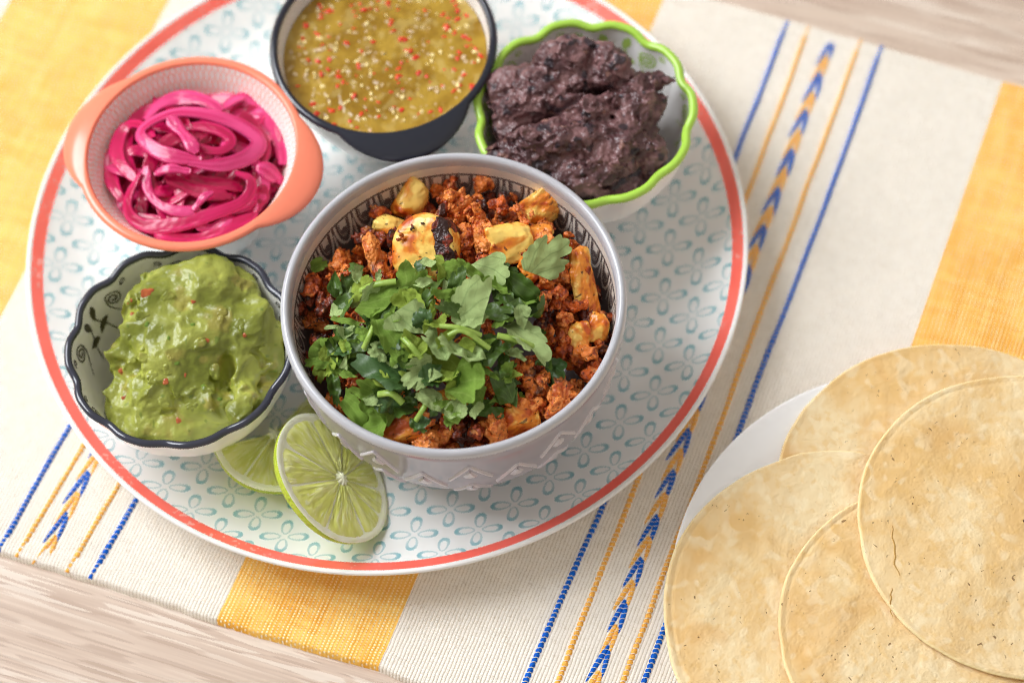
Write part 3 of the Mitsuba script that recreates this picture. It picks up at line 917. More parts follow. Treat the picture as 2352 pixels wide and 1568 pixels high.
def tortilla_color(p, n, uv):
    k = dr.floor(uv.y + 0.5) * 13.0
    q = mi.Point3f(p.x, p.y, p.z * 0 + k * 0.03)
    a = warped(q, 26, 3.0, 5, 1.6)
    c = mix(srgb(0.91, 0.825, 0.655), srgb(0.865, 0.72, 0.49), smoothstep(0.28, 0.72, a))
    ring = smoothstep(0.66, 0.90, uv.x) * (1 - smoothstep(0.93, 0.975, uv.x)) * smoothstep(0.42, 0.66, warped(q, 18, 9.0, 3))
    c = mix(c, srgb(0.86, 0.66, 0.36), 0.75 * ring)
    c = mix(c, srgb(0.85, 0.69, 0.42), 0.40 * smoothstep(0.45, 0.75, warped(q, 420, 4.0, 3, 0.6)))
    c = mix(c, srgb(0.96, 0.91, 0.78), 0.30 * speck(q, 300, 8.0, 0.55, 0.85))
    c = mix(c, srgb(0.95, 0.90, 0.75), 0.30 * smoothstep(0.45, 0.80, warped(q, 95, 6.0, 3)))
    c = mix(c, srgb(0.93, 0.86, 0.66), smoothstep(0.984, 0.995, uv.x) * 0.8)
    c = mix(c, srgb(0.82, 0.63, 0.37), 0.42 * smoothstep(0.56, 0.74, warped(q, 48, 12.0, 4)))
    d = dr.maximum(speck(q, 700, 5.0, 0.90, 0.935), 0.7 * speck(q, 1000, 15.0, 0.91, 0.95)) * smoothstep(0.46, 0.62, noise(p.x * 70 + k, p.y * 70))
    return mix(c, srgb(0.42, 0.27, 0.15), 0.75 * d)


def tortilla_bump(p, n, uv):
    return warped(p, 150, 2.0, 4) + 0.35 * fbm(p.x * 1300, p.y * 1300, 3.0, octaves=2)


bsdf('mat_tortilla', tortilla_color, 0.72, 0.25, tortilla_bump, 0.0009, 3e-4)
bsdf('mat_white_plate', srgb(0.935, 0.93, 0.925), 0.25, 0.45)


# ------------------------------------------------------------------ chorizo and potato
def lumpy(rng, n, rad, noise_amp, stretch=(1, 1, 1), res=34, spread=0.62):
    """A crumbly clump of about unit radius."""
    c = rng.normal(size=(n, 3)); c /= np.linalg.norm(c, axis=1, keepdims=True); c *= spread * rng.uniform(0.15, 1, (n, 1)) ** 0.5
    r = rng.uniform(*rad, n)
    sd = int(rng.integers(1000)); st = np.array(stretch)
    off = rng.uniform(0, 50, 3)

    def fn(p):
        q = p / st
        d = np.full(len(q), 9.0)
        for k in range(n):
            d = smin(d, np.linalg.norm(q - c[k], axis=1) - r[k], 0.11)
        near = np.abs(d) < 0.35
        nz = np.zeros(len(q))
        w = q[near] + off
        nz[near] = (meshkit.fbm(w * 2.8, 4, sd) - 0.5) * noise_amp * 2.4 + (meshkit.fbm(w * 8.5, 2, sd + 5) - 0.5) * noise_amp * 0.9
        return (d - nz) * min(stretch)
    b = 1.15 * st
    return nets(fn, -b, b, 2.3 / res)


rng = np.random.default_rng(11)
CRUMB = [lumpy(rng, int(rng.integers(5, 12)), (0.22, 0.46), 0.27, stretch=rng.uniform(0.65, 1.2, 3), res=40, spread=0.72) for _ in range(10)]
CM = ['mat_chorizo', 'mat_chorizo_light', 'mat_chorizo_red', 'mat_chorizo_burnt']
CRUMB_PLY = [{m: mikit.ply(c, m, smooth=True) for m in CM} for c in CRUMB]


def dome(x, y):
    q = np.hypot(x - CB[0], y - CB[1])
    return ZB + 0.0565 + 0.0175 * (1 - (q / 0.060) ** 2) + 0.0025 * np.sin(55 * x + 1) * np.sin(60 * y)


def on(fn, u, v, lift=0.0):
    z = 0.08
    for _ in range(40):
        p = at(u, v, z); z = 0.6 * z + 0.4 * (fn(p[0], p[1]) + lift)
    return at(u, v, z)


used = []
LOOK = {'mat_chorizo': 'orange-brown', 'mat_chorizo_light': 'light orange', 'mat_chorizo_red': 'brick red', 'mat_chorizo_burnt': 'burnt dark'}


def where(p, c, R, near='the wall'):
    d = np.asarray(p[:2]) - np.array(c[:2]); q = np.hypot(*d)
    if q < 0.22 * R: return 'at the centre'
    side = ('right', 'back right', 'back', 'back left', 'left', 'front left', 'front', 'front right')[int(round(math.atan2(d[1], d[0]) / (PI / 4))) % 8]
    return f'at the {side} by {near}' if q > 0.72 * R else (f'to the {side}, halfway out' if q > 0.48 * R else f'just {side} of the centre')



def crumb(p, size, mat, R=None, group='chorizo crumbles in the grey bowl'):
    label = f"{'tiny' if size < .0026 else 'small' if size < .0042 else 'medium' if size < .0066 else 'big'} {LOOK[mat]} chorizo crumble in the grey bowl, {where(p, CB, .060)}"
    k = thing('chorizo_crumble', label, 'chorizo', group)
    sh = CRUMB_PLY[int(rng.integers(len(CRUMB)))][mat]
    scene[k] = {**sh, 'to_world': xf(randrot(rng) if R is None else R, p, size)}
    used.append((*p[:2], size))
    return k


# potatoes first: (u, v, half sizes along image right / image up / towards us, turn, seared, label)
def chunk(rng, planes=9, rnd=0.12, amp=0.05, res=40):
    nn = rng.normal(size=(planes, 3)); nn /= np.linalg.norm(nn, axis=1, keepdims=True)
    nn = np.vstack([nn, np.eye(3), -np.eye(3)]); d = np.r_[rng.uniform(0.72, 0.95, planes), np.full(6, 0.88)]
    sd = int(rng.integers(1000))

    def fn(p):
        q = p @ nn.T - d
        f = rnd * np.log(np.exp(q / rnd).sum(1))
        return f + (meshkit.fbm(p * 2.6 + 20, 3, sd) - 0.5) * amp * 2
    return nets(fn, [-1.1] * 3, [1.1] * 3, 2.2 / res)


VIEW = -FWD


def image_axes(turn):
    a = math.radians(turn)
    x = math.cos(a) * RIGHT + math.sin(a) * UP
    return frame(VIEW, x)


MMD = 0.000179                                   # metres per photograph pixel near the food
POT = [
    (945, 462, 34, 48, 30, -35, 0, 'pale potato piece leaning at the back of the grey bowl, left of centre'),
    (890, 520, 34, 26, 24, -20, 0, 'small broken potato piece beside the big charred potato'),
    (1172, 560, 52, 46, 36, 10, 0, 'yellow potato piece behind the cilantro, right of the charred one'),
    (1245, 478, 38, 58, 34, -55, 1, 'orange-coated potato piece near the back right rim of the grey bowl'),
    (1338, 645, 27, 76, 26, 12, 1, 'long seared potato piece along the right wall of the grey bowl'),
    (1225, 610, 34, 30, 26, 40, 1, 'potato piece under the pale cilantro leaf at the right'),
    (1375, 752, 24, 34, 22, -10, 0, 'small yellow potato cube by the right wall of the grey bowl'),
    (1330, 770, 26, 32, 22, 10, 1, 'small golden potato piece left of the cube at the right wall'),
    (1042, 918, 34, 30, 26, 20, 0, 'bright potato piece just below the cilantro'),
    (930, 985, 62, 30, 28, 22, 1, 'browned potato piece against the front rim of the grey bowl'),
    (1190, 955, 46, 36, 30, 15, 1, 'orange-coated potato piece near the front right rim of the grey bowl'),
    (1232, 545, 36, 30, 26, 0, 1, 'potato piece between two chorizo lumps at the right'),
]
for i, (u, v, a, b, c, turn, sear, lab) in enumerate(POT):
    p = on(dome, u, v, -0.001)
    k = thing('potato_piece', lab, 'potato')
    M = chunk(np.random.default_rng(60 + i), planes=8, rnd=0.10, amp=0.16 if sear else 0.11)
    scene[k] = {**mikit.ply(M, 'mat_potato_seared' if sear else 'mat_potato', smooth=True), 'to_world': xf(image_axes(turn), p, np.array([a, b, c]) * MMD * 1.15)}
    used.append((p[0], p[1], max(a, b) * MMD * 0.8))


def slice_fn(sd):
    def fn(p):
        q = np.hypot(p[:, 0] * (1 + 0.08 * np.sin(2.3 * p[:, 1] + 1)), p[:, 1]) - 0.93
        h = np.abs(p[:, 2]) - 0.44
        f = 0.10 * np.log(np.exp(q / 0.10) + np.exp(h / 0.10))
        return f + (meshkit.fbm(p * 2.4 + 9, 3, sd) - 0.5) * 0.10
    return fn


pk = thing('potato_piece', 'thick round potato slice with a charred side at the top of the grey bowl', 'potato')
pc = on(dome, 980, 570, 0.0015)
PR = frame(np.array([-0.30, -0.42, 0.86]), np.array([0.95, -0.15, 0.2]))
put(pk, 'flesh', {**mikit.ply(nets(slice_fn(3), [-1.1, -1.1, -.7], [1.1, 1.1, .7], 0.045), 'mat_potato', smooth=True), 'to_world': xf(PR, pc, [.0158, .0150, .0160])})
crng = np.random.default_rng(4)
SF = slice_fn(3)


def crust_fn(p):
    m = np.abs(p[:, 0] - 0.62 + 0.5 * (meshkit.fbm(np.stack([p[:, 1] * 2.2, p[:, 2] * 1.5, p[:, 0] * 0 + 4], -1), 3) - 0.5)) - 0.22
    m = np.maximum(m, np.abs(p[:, 1] - 0.05) - 0.74) + 0.25 * (meshkit.fbm(p * 5 + 3, 3) - 0.5)
    return np.maximum(SF(p) - 0.030 - 0.11 * (meshkit.fbm(p * 6 + 40, 3) - 0.45), m)


put(pk, 'charred_crust', {**mikit.ply(nets(crust_fn, [-1.2, -1.2, -.8], [1.2, 1.2, .8], 0.035), 'mat_char', smooth=True), 'to_world': xf(PR, pc, [.0158, .0150, .0160])}, 'blackened crust on one side')
crust2 = lumpy(crng, 14, (0.2, 0.4), 0.16, stretch=(0.6, 1.0, 0.4), res=36)
put(pk, 'charred_crust', {**mikit.ply(crust2, 'mat_char', smooth=True), 'to_world': xf(PR, pc + PR @ np.array([-.0140, .0045, .0010]), [.006, .008, .009])})
for (dx, dy, s_) in ((-.003, .008, .0016), (.0015, .0095, .0011), (.003, -.0075, .0013), (-.008, .0045, .0024)):
    put(pk, 'burnt_fleck', {**mikit.ply(CRUMB[0], 'mat_char' if s_ < .002 else 'mat_chorizo', smooth=True), 'to_world': xf(randrot(crng), pc + PR @ np.array([dx, dy, .0078 if s_ < .002 else .0085]), s_)})
used.append((pc[0], pc[1], .0155))

# crumbles placed as the photograph shows them: (u, v, half size, material, lift)
HERO = [
    (715, 660, 46, 2, 0), (700, 690, 42, 3, .001), (745, 695, 40, 3, 0), (775, 600, 44, 0, .001), (860, 590, 44, 1, 0), (800, 630, 30, 0, .0), (850, 545, 40, 3, 0), (880, 495, 34, 2, 0),
    (905, 440, 34, 0, 0), (1005, 425, 44, 0, 0), (1035, 420, 30, 2, .001), (1115, 430, 44, 0, .001), (1050, 475, 46, 1, 0), (1090, 500, 40, 1, .001), (1110, 545, 40, 1, .0), (1140, 480, 34, 2, 0),
    (1205, 500, 40, 1, .003), (1262, 550, 46, 1, .003), (1305, 560, 34, 0, 0), (1290, 585, 30, 3, .002), (1262, 640, 36, 0, 0), (1290, 690, 38, 2, 0), (1250, 700, 32, 0, 0), (1300, 740, 34, 1, -.001),
    (1265, 770, 34, 0, 0), (1300, 800, 34, 2, 0), (1345, 815, 46, 0, .001), (1360, 850, 36, 2, 0), (1265, 895, 44, 1, .002), (1300, 905, 30, 0, .005), (1282, 935, 30, 1, .005), (1230, 870, 36, 0, .001),
    (1160, 900, 40, 0, 0), (1215, 930, 34, 1, .001), (1140, 985, 42, 1, 0), (1085, 985, 40, 3, -.002), (1045, 975, 40, 3, -.003), (1000, 980, 44, 1, .001), (985, 1000, 34, 1, .001), (1110, 930, 36, 2, -.002),
    (960, 940, 34, 0, 0), (1215, 590, 30, 2, 0), (1060, 545, 30, 0, 0), (920, 590, 26, 2, .001), (1180, 850, 40, 2, -.001), (815, 850, 40, 2, -.003), (760, 850, 36, 2, -.003), (730, 775, 34, 3, -.002),
    (1320, 700, 30, 2, 0), (1345, 725, 28, 3, -.002), (1385, 800, 26, 0, 0), (1010, 500, 30, 3, 0), (1070, 410, 30, 2, -.002), (1175, 445, 30, 0, -.002), (935, 540, 26, 2, -.001), (1130, 600, 34, 2, -.001)]
for (u, v, s_, m, lf) in HERO:
    crumb(on(dome, u, v, lf), s_ * MMD * 1.16, CM[m])
# and the rest of the heap under and between them
pts = []
for _ in range(6000):
    q = 0.0585 * math.sqrt(rng.random()); a = rng.uniform(0, 2 * PI)
    x, y = CB[0] + q * math.cos(a), CB[1] + q * math.sin(a)
    if all((x - e[0]) ** 2 + (y - e[1]) ** 2 > 0.0078 ** 2 for e in pts): pts.append((x, y))
for (x, y) in pts:
    q = math.hypot(x - CB[0], y - CB[1])
    s_ = rng.uniform(.0064, .0088)
    z = dome(x, y) - 0.0070 - (0.004 if any((x - e[0]) ** 2 + (y - e[1]) ** 2 < (0.6 * e[2]) ** 2 for e in used[:70]) else 0)
    z = min(z, ZB + 0.062) if q > 0.052 else z
    crumb(np.array([x, y, z]), s_, CM[int(rng.choice(4, p=[.38, .16, .28, .18]))])
small = np.random.default_rng(77)
for _ in range(36):
    q = 0.056 * math.sqrt(small.random()); a = small.uniform(0, 2 * PI)
    x, y = CB[0] + q * math.cos(a), CB[1] + q * math.sin(a)
    crumb(np.array([x, y, dome(x, y) + small.uniform(-.001, .0035)]), small.uniform(.0018, .0034), CM[int(small.choice(4, p=[.4, .3, .2, .1]))])


# ------------------------------------------------------------------ cilantro
def leaf_poly(rng, L, lobes=True):
    ph = np.linspace(-2.25, 2.25, 150)
    r = 0.60 * (0.80 + 0.20 * np.cos(ph))
    if lobes:
        for c in (-0.85, 0.85, 0.0):
            pass
        for c in (-0.62 + rng.normal() * .08, 0.62 + rng.normal() * .08):
            r = r * (1 - rng.uniform(0.22, 0.42) * np.exp(-((ph - c) / 0.11) ** 2))
    k = rng.uniform(6.5, 9.0); o = rng.uniform(0, 3)
    r = r * (0.88 + 0.12 * np.abs(np.sin(k * ph + o)) ** 0.6) * (1 + 0.05 * np.sin(2.3 * ph + rng.uniform(0, 6)))
    x, y = 0.40 + r * np.cos(ph), r * np.sin(ph) * 0.95
    return Polygon(np.vstack([np.stack([x, y], 1), [[0.0, 0.02]], [[0.0, -0.02]]]) * L).buffer(0)


def leaf_mesh(rng, L, cut, bend, fold, wave, width=1.0):
    g = leaf_poly(rng, 1.0)
    if cut:
        for _ in range(cut):
            a = rng.uniform(0, 2 * PI); d = rng.uniform(0.12, 0.30)
            c = np.array([0.42, 0]) + d * np.array([math.cos(a), math.sin(a)])
            big = sbox(-3, -3, 0, 3)
            big = shapely.affinity.translate(shapely.affinity.rotate(big, math.degrees(a), origin=(0, 0)), *c)
            h = g.intersection(big)
            if h.area > 0.12: g = h
    g = max(getattr(g, 'geoms', [g]), key=lambda q: q.area)
    bd = resample(np.array(g.exterior.coords)[:-1], 110, closed=True)
    xs = np.arange(-0.1, 1.2, 0.05); X, Y = np.meshgrid(xs, np.arange(-0.8, 0.8, 0.05)); X[::2] += 0.025
    inner = shapely.contains_xy(g.buffer(-0.03), X, Y)
    pts = np.vstack([bd, np.stack([X[inner], Y[inner]], 1)])
    tri = Delaunay(pts).simplices
    cen = pts[tri].mean(1)
    tri = tri[shapely.contains_xy(g, cen[:, 0], cen[:, 1])]
    uv = pts.copy()
    x, y = pts[:, 0] - 0.4, pts[:, 1] * width
    off = rng.uniform(0, 50)
    z = wave * (meshkit.fbm(np.stack([x * 3 + off, y * 3, x * 0], -1), 2) - 0.5) + 0.10 * (meshkit.fbm(np.stack([x * 8 + off, y * 8, x * 0 + 4], -1), 2) - 0.5) + rng.uniform(0.1, 0.5) * np.maximum(0, x * math.cos(off) + y * math.sin(off) - 0.12) + 0.05 * wave * np.sin(14 * x + off) * np.abs(y)
    zf = fold * np.sqrt(y * y + 0.003)
    b = bend if abs(bend) > 1e-3 else 1e-3
    X2 = np.sin(b * x) / b * (1 + 0 * y); Z2 = (1 - np.cos(b * x)) / b
    v = np.stack([X2 - np.sin(b * x) * (z + zf), y * math.cos(math.atan(abs(fold)) * 0.6), Z2 + np.cos(b * x) * (z + zf)], 1) * L
    return v, tri, uv


CXY = at(985, 780, 0.083)


def cdome(x, y):
    p = ((x - CXY[0]) / 0.053) ** 2 + ((y - CXY[1]) / 0.046) ** 2
    return dome(x, y) + 0.0025 + 0.0070 * np.clip(1 - p, 0, 1)


LM = {'d': 'mat_leaf_dark', 'm': 'mat_leaf_mid', 'b': 'mat_leaf_bright', 'p': 'mat_leaf_pale', 'u': 'mat_leaf_blue'}
LW = {'d': 'dark green', 'm': 'mid green', 'b': 'bright green', 'p': 'pale', 'u': 'deep bluish green'}
lrng = np.random.default_rng(21)


def leaf(u, v, size, ang, col, cut=1, bend=None, tilt=None, lift=0.0, width=1.0, label=None, fold=None):
    rng = lrng
    p = on(cdome, u, v, lift)
    a = math.radians(ang)
    d = math.cos(a) * np.array([1, 0, 0.0]) + math.sin(a) * np.array([0.08, 1.0, 0.0])
    t = rng.normal(size=2) * 0.42 if tilt is None else np.array(tilt)
    n = np.array([t[0], t[1] - 0.22, 1.0])
    R = frame(n, d)
    M = leaf_mesh(rng, size * MMD * 0.93, cut, rng.normal() * 1.3 - 0.3 if bend is None else bend, abs(rng.normal() * 0.22) if fold is None else fold, rng.uniform(0.14, 0.42), width)
    k = thing('cilantro_leaf', label or f"{'narrow' if width < .7 else 'small' if size < 85 else 'mid-sized' if size < 110 else 'large'} {LW[col]} chopped cilantro leaf in the heap, {where(p, CXY, .052, 'its edge')}", 'cilantro', None if label else 'chopped cilantro leaves of the heap')
    scene[k] = {**mikit.ply((M[0], M[1]), LM[col], smooth=True, uv=M[2]), 'to_world': xf(R, p)}


# the lower, half-hidden leaves
for i in range(80):
    q = math.sqrt(lrng.random()); a = lrng.uniform(0, 2 * PI)
    leaf(985 + 250 * q * math.cos(a), 785 + 190 * q * math.sin(a), lrng.uniform(60, 125), lrng.uniform(0, 360), str(lrng.choice(list('dmbpu'), p=[.34, .28, .16, .12, .10])), int(lrng.integers(1, 4)), lift=lrng.uniform(-.004, .0035), width=lrng.uniform(.5, 1))
# the top ones, as they lie
TOP = [
    (1108, 612, 150, -28, 'p', 1, .002, 'pale cilantro leaf with toothed edge at the top of the heap'), (1242, 603, 150, 48, 'p', 1, .004, 'pale cilantro leaf pointing up to the right rim'),
    (1185, 665, 150, -65, 'd', 1, .002, 'broad dark cilantro leaf below the pale pointing one'), (1205, 725, 150, -20, 'd', 1, .000, 'very dark cilantro leaf at the right side of the heap'),
    (868, 690, 165, 5, 'm', 2, .003, 'folded mid green cilantro leaf across the left of the heap'), (945, 640, 130, 70, 'm', 1, .003, 'upright cilantro leaf touching the round potato slice'),
    (1003, 655, 100, 100, 'd', 2, .002, None), (1055, 665, 110, 70, 'd', 1, .002, None), (1088, 706, 165, 30, 'p', 1, .006, 'long pale leaf lying over the centre of the heap'),
    (1192, 780, 170, -48, 'p', 0, .003, 'large veined pale leaf at the right edge of the heap'), (930, 738, 165, -52, 'p', 2, .004, 'pale leaf with cut sides left of the centre'),
    (888, 765, 150, -60, 'm', 1, .005, 'bright spear-like leaf slanting down left of the centre'), (1072, 808, 130, 170, 'p', 0, .005, 'pale lobed leaf below the centre of the heap'),
    (985, 735, 110, 90, 'b', 1, .003, None), (1020, 770, 110, 210, 'b', 1, .004, None), (960, 805, 120, 20, 'b', 2, .003, None), (893, 862, 160, 165, 'u', 1, .004, 'large dark bluish leaf at the lower left of the heap'),
    (818, 795, 110, 40, 'm', 1, .001, None), (765, 790, 90, 120, 'm', 1, .000, None), (735, 800, 90, 150, 'm', 2, -.001, None), (822, 640, 80, 95, 'p', 1, .002, None), (865, 640, 50, 70, 'p', 0, .003, None),
    (1052, 880, 160, 5, 'm', 2, .003, 'wide leaf with straight cut ends at the lower edge of the heap'), (1095, 900, 90, -60, 'm', 0, .001, None), (850, 932, 110, 60, 'm', 1, .001, None),
    (905, 935, 110, 190, 'd', 1, .000, None), (868, 972, 120, 190, 'm', 0, .001, 'notched leaf above the front rim of the grey bowl'), (968, 962, 75, 65, 'u', 2, .004, 'small curled leaf over the browned potato at the front'),
    (1272, 850, 90, -50, 'u', 1, .001, 'dark folded leaf lying apart at the right of the heap'), (1255, 835, 70, 120, 'd', 0, .000, None), (728, 612, 50, 10, 'm', 0, .000, 'tiny leaf by the left wall of the grey bowl'),
    (1000, 610, 45, 60, 'm', 0, .004, None), (1015, 870, 110, -30, 'b', 1, .003, None), (1105, 845, 100, -40, 'm', 1, .002, None), (1130, 720, 100, 10, 'd', 0, .002, None), (920, 700, 110, -15, 'b', 1, .003, None),
    (975, 845, 110, -140, 'p', 1, .004, None), (800, 745, 120, -15, 'm', 1, .001, None), (1150, 625, 70, 0, 'd', 1, .000, None)]
for (u, v, s_, a, c, cut, lf, lab) in TOP:
    leaf(u, v, s_ * 0.92, a, c, cut + (0 if lab else 1), lift=lf, label=lab, width=float(lrng.uniform(.62, .95)) if lab else float(lrng.uniform(.45, .8)))
for (u, v, s_, a, c, lf, lab) in ((800, 925, 150, -55, 'm', .001, 'narrow strip of leaf along the lower left wall of the grey bowl'), (768, 660, 120, -85, 'd', .002, 'narrow dark strip of leaf standing left of the heap'), (765, 870, 110, -80, 'd', -.001, None)):
    leaf(u, v, s_, a, c, 1, lift=lf, width=0.34, label=lab, fold=0.5)
for i in range(46):
    q = math.sqrt(lrng.random()); a = lrng.uniform(0, 2 * PI)
    leaf(985 + 235 * q * math.cos(a), 785 + 180 * q * math.sin(a), lrng.uniform(50, 92), lrng.uniform(0, 360), str(lrng.choice(list('dmbpu'), p=[.16, .28, .20, .30, .06])), int(lrng.integers(1, 4)), lift=lrng.uniform(.003, .0055), width=lrng.uniform(.4, 1))
STEMS = [((828, 668), (860, 652), (910, 646), .0012), ((1010, 748), (1060, 752), (1105, 770), .0010), ((1142, 770), (1190, 780), (1245, 805), .0012), ((860, 745), (848, 772), (835, 800), .0010), ((925, 775), (945, 795), (968, 822), .0011),
         ((1030, 770), (1060, 752), (1125, 800), .0010), ((955, 965), (968, 945), (980, 925), .0010), ((870, 905), (900, 900), (925, 925), .0013)]
for a, b, c, r in STEMS:
    pth = curve([on(cdome, *a, .006), on(cdome, *b, .0085), on(cdome, *c, .006)], 16)
    v, f, uv = sweep(pth, ellipse_sec(r * 1.1, r * 0.8, 9))
    k = thing('cilantro_stalk', f'short light green cilantro stem piece in the heap, {where(pth[8], CXY, .052, "its edge")}', 'cilantro', 'cilantro stems of the heap')
    scene[k] = mikit.ply((v, f), 'mat_stem', smooth=60)


# ------------------------------------------------------------------ heaps of guacamole and beans
def heap(surf, blobs, holes, k, amp, h, seed, top, warp=0.0, smooth_it=1):
    C, z0 = np.array(surf.c), surf.z0
    zz, rr = surf.p[::-1, 1], surf.p[::-1, 0]

    def fn(p):
        d = np.full(len(p), 1.0)
        w = p
        if warp:
            w = p + warp * np.stack([meshkit.fbm(p * 55 + o, 2, seed + j) - 0.5 for j, o in enumerate((3, 17, 31))], -1) * 2
        for (c, s) in blobs:
            q = np.linalg.norm((w - c) / s, axis=1)
            d = smin(d, (q - 1) * min(s), k)
        near = np.abs(d) < 0.009
        nz = np.zeros(len(p))
        for (fr, a, o, ridged) in amp:
            q = p[near] + 0.004 * np.stack([meshkit.noise(p[near] * 140 + j, seed + j) - 0.5 for j in (1, 2, 3)], -1)
            g = meshkit.fbm(q * fr, o, seed)
            nz[near] += a * ((2 * np.abs(2 * g - 1) - 0.6) if ridged else (g - 0.5) * 2)
        d = d + nz
        for (c, s) in holes:
            q = np.linalg.norm((p - c) / s, axis=1)
            d = np.maximum(d, -(q - 1) * min(s))
        z = p[:, 2] - z0
        xy = p[:, :2] - C
        rad, th = np.hypot(xy[:, 0], xy[:, 1]), np.arctan2(xy[:, 1], xy[:, 0])
        lim = np.interp(z, zz, rr)
        if surf.mod: lim = surf.mod(th, lim, z)[0]
        lim = np.where(z > zz[-1], 1.0, lim)
        return np.maximum(d, (rad - lim + 0.0004) * 0.8)
    lo = np.array([C[0] - .046, C[1] - .046, z0 + .004]); hi = np.array([C[0] + .046, C[1] + .046, top])
    v, f = nets(fn, lo, hi, h, 4, 0.0042)
    return relax(v, f, smooth_it, 0.5), f


def B(u, v, z, sx, sy, sz):
    return (at(u, v, z), np.array([sx, sy, sz]) * MMD)


gz = ZF
GB = [(np.array([C_GUAC[0] + .002, C_GUAC[1] - .003, gz + .016]), np.array([.027, .028, .019])), (np.array([C_GUAC[0] + .001, C_GUAC[1] + .000, gz + .030]), np.array([.0245, .025, .014])),
      B(470, 668, .051, 100, 66, 56), B(365, 730, .049, 85, 75, 55), B(315, 820, .041, 65, 75, 50), B(420, 800, .048, 120, 80, 50), B(345, 890, .039, 90, 70, 50), B(430, 965, .033, 130, 55, 45),
      B(570, 740, .049, 80, 60, 45), B(590, 790, .041, 56, 70, 40), B(560, 850, .046, 40, 100, 34), B(565, 905, .035, 66, 55, 38), B(490, 930, .039, 110, 45, 34), B(370, 675, .046, 66, 45, 38), B(320, 930, .032, 50, 50, 45)]
GH = [B(521, 838, .052, 20, 30, 60)]
gv, gf = heap(k_in, GB, GH, .0032, [(45, .0026, 2, 1), (110, .0019, 3, 1), (300, .0004, 1, 0)], .00055, 3, .095, .0060, 2)
gk = thing('guacamole', 'smooth green heap of guacamole in the black-rimmed bowl', 'guacamole')
scene[f'{gk}__mash'] = mikit.ply((gv, gf), 'mat_guacamole', smooth=True)
gtree = cKDTree(gv)


def stick(verts, u, v):
    """The point of a heap's surface seen under (u, v): nearest to us along the ray."""
    o = at(u, v, 0.0); d = EYE - o; d /= np.linalg.norm(d)
    w = verts - o; t = w @ d
    dist = np.linalg.norm(w - t[:, None] * d, axis=1)
    near = dist < 0.0012
    return verts[near][np.argmax(t[near])] if near.any() else verts[np.argmin(dist)]


trng = np.random.default_rng(8)
TCH = [chunk(np.random.default_rng(90 + i), 5, 0.16, 0.22, 18) for i in range(4)]
EMB = VIEW * 0.0009
for (u, v, s_, sq) in ((336, 672, 17, 1), (302, 690, 9, .6), (470, 780, 9, 1.6), (560, 772, 9, .8), (275, 852, 15, .6), (375, 878, 8, 1), (280, 912, 11, .7), (405, 967, 9, 1), (440, 690, 8, .7), (430, 860, 9, .6), (300, 718, 8, 1)):
    put(gk, 'tomato_piece', {**mikit.ply(TCH[int(trng.integers(4))], 'mat_tomato', smooth=True), 'to_world': xf(image_axes(trng.uniform(0, 90)), stick(gv, u, v) - EMB * s_ / 9, np.array([s_, s_ * sq, s_ * .8]) * MMD)}, 'small red tomato piece')
for i in range(26):
    q = math.sqrt(trng.random()); a = trng.uniform(0, 2 * PI); s_ = trng.uniform(9, 20)
    put(gk, 'avocado_chunk', {**mikit.ply(TCH[int(trng.integers(4))], 'mat_guacamole', smooth=True), 'to_world': xf(image_axes(trng.uniform(0, 180)), stick(gv, 425 + 165 * q * math.cos(a), 800 + 165 * q * math.sin(a)) - VIEW * s_ * .55 * MMD, np.array([s_ * 1.2, s_ * .8, s_ * .9]) * MMD)})
for (u, v, s_) in ((335, 738, 8), (412, 835, 8), (505, 910, 7), (440, 740, 7), (390, 770, 6), (470, 880, 6)):
    put(gk, 'herb_fleck', {**mikit.ply(TCH[0], 'mat_leaf_mid', smooth=True), 'to_world': xf(image_axes(trng.uniform(0, 90)), stick(gv, u, v), np.array([s_, s_ * .6, s_ * .5]) * MMD)})

BB = [(np.array([C_BEAN[0] - .002, C_BEAN[1] - .003, gz + .018]), np.array([.0335, .0335, .020])), (np.array([C_BEAN[0] - .003, C_BEAN[1] - .001, gz + .038]), np.array([.031, .030, .014])),
      B(1300, 140, .068, 66, 50, 60), B(1395, 160, .066, 60, 50, 50), B(1270, 190, .064, 110, 45, 50), B(1240, 240, .062, 105, 46, 50), B(1180, 210, .056, 60, 50, 50), B(1350, 250, .064, 66, 40, 45), B(1290, 320, .063, 120, 50, 50),
      B(1230, 370, .056, 100, 50, 50), B(1400, 330, .058, 90, 80, 50), B(1460, 250, .058, 70, 60, 50), B(1340, 400, .054, 110, 50, 50), B(1470, 330, .052, 60, 80, 50), B(1420, 400, .048, 70, 50, 50), B(1470, 195, .062, 60, 20, 30), B(1185, 300, .054, 50, 60, 50)]
BH = [B(1272, 272, .072, 100, 9, 40)]
BH = [((b[0]), np.array([b[1][0], b[1][1], b[1][2]])) for b in BH]
bv, bf = heap(e_in, BB, [], .0012, [(85, .0024, 3, 0), (190, .0022, 3, 1), (430, .0011, 2, 0), (1000, .0004, 1, 0)], .00052, 12, .098, .005)
# the spoon's slanting groove
ga, gb_ = at(1188, 302, .062), at(1358, 234, .066)
gd = (gb_ - ga) / np.linalg.norm(gb_ - ga)
w = bv - ga; t_ = w @ gd; perp = w - t_[:, None] * gd; perp2 = perp[:, :2] @ np.array([-gd[1], gd[0]])
m = np.exp(-(perp2 / .0016) ** 2) * (1 / (1 + np.exp(-(t_ - .001) / .0015))) * (1 / (1 + np.exp((t_ - .030) / .0015))) * (bv[:, 2] > gz + .035)
bv = bv.copy(); bv[:, 2] -= .0050 * m
ek = thing('refried_beans', 'dark purple-brown mound of mashed beans in the green-rimmed bowl', 'refried beans')
scene[ek] = mikit.ply((bv, bf), 'mat_beans', smooth=True)

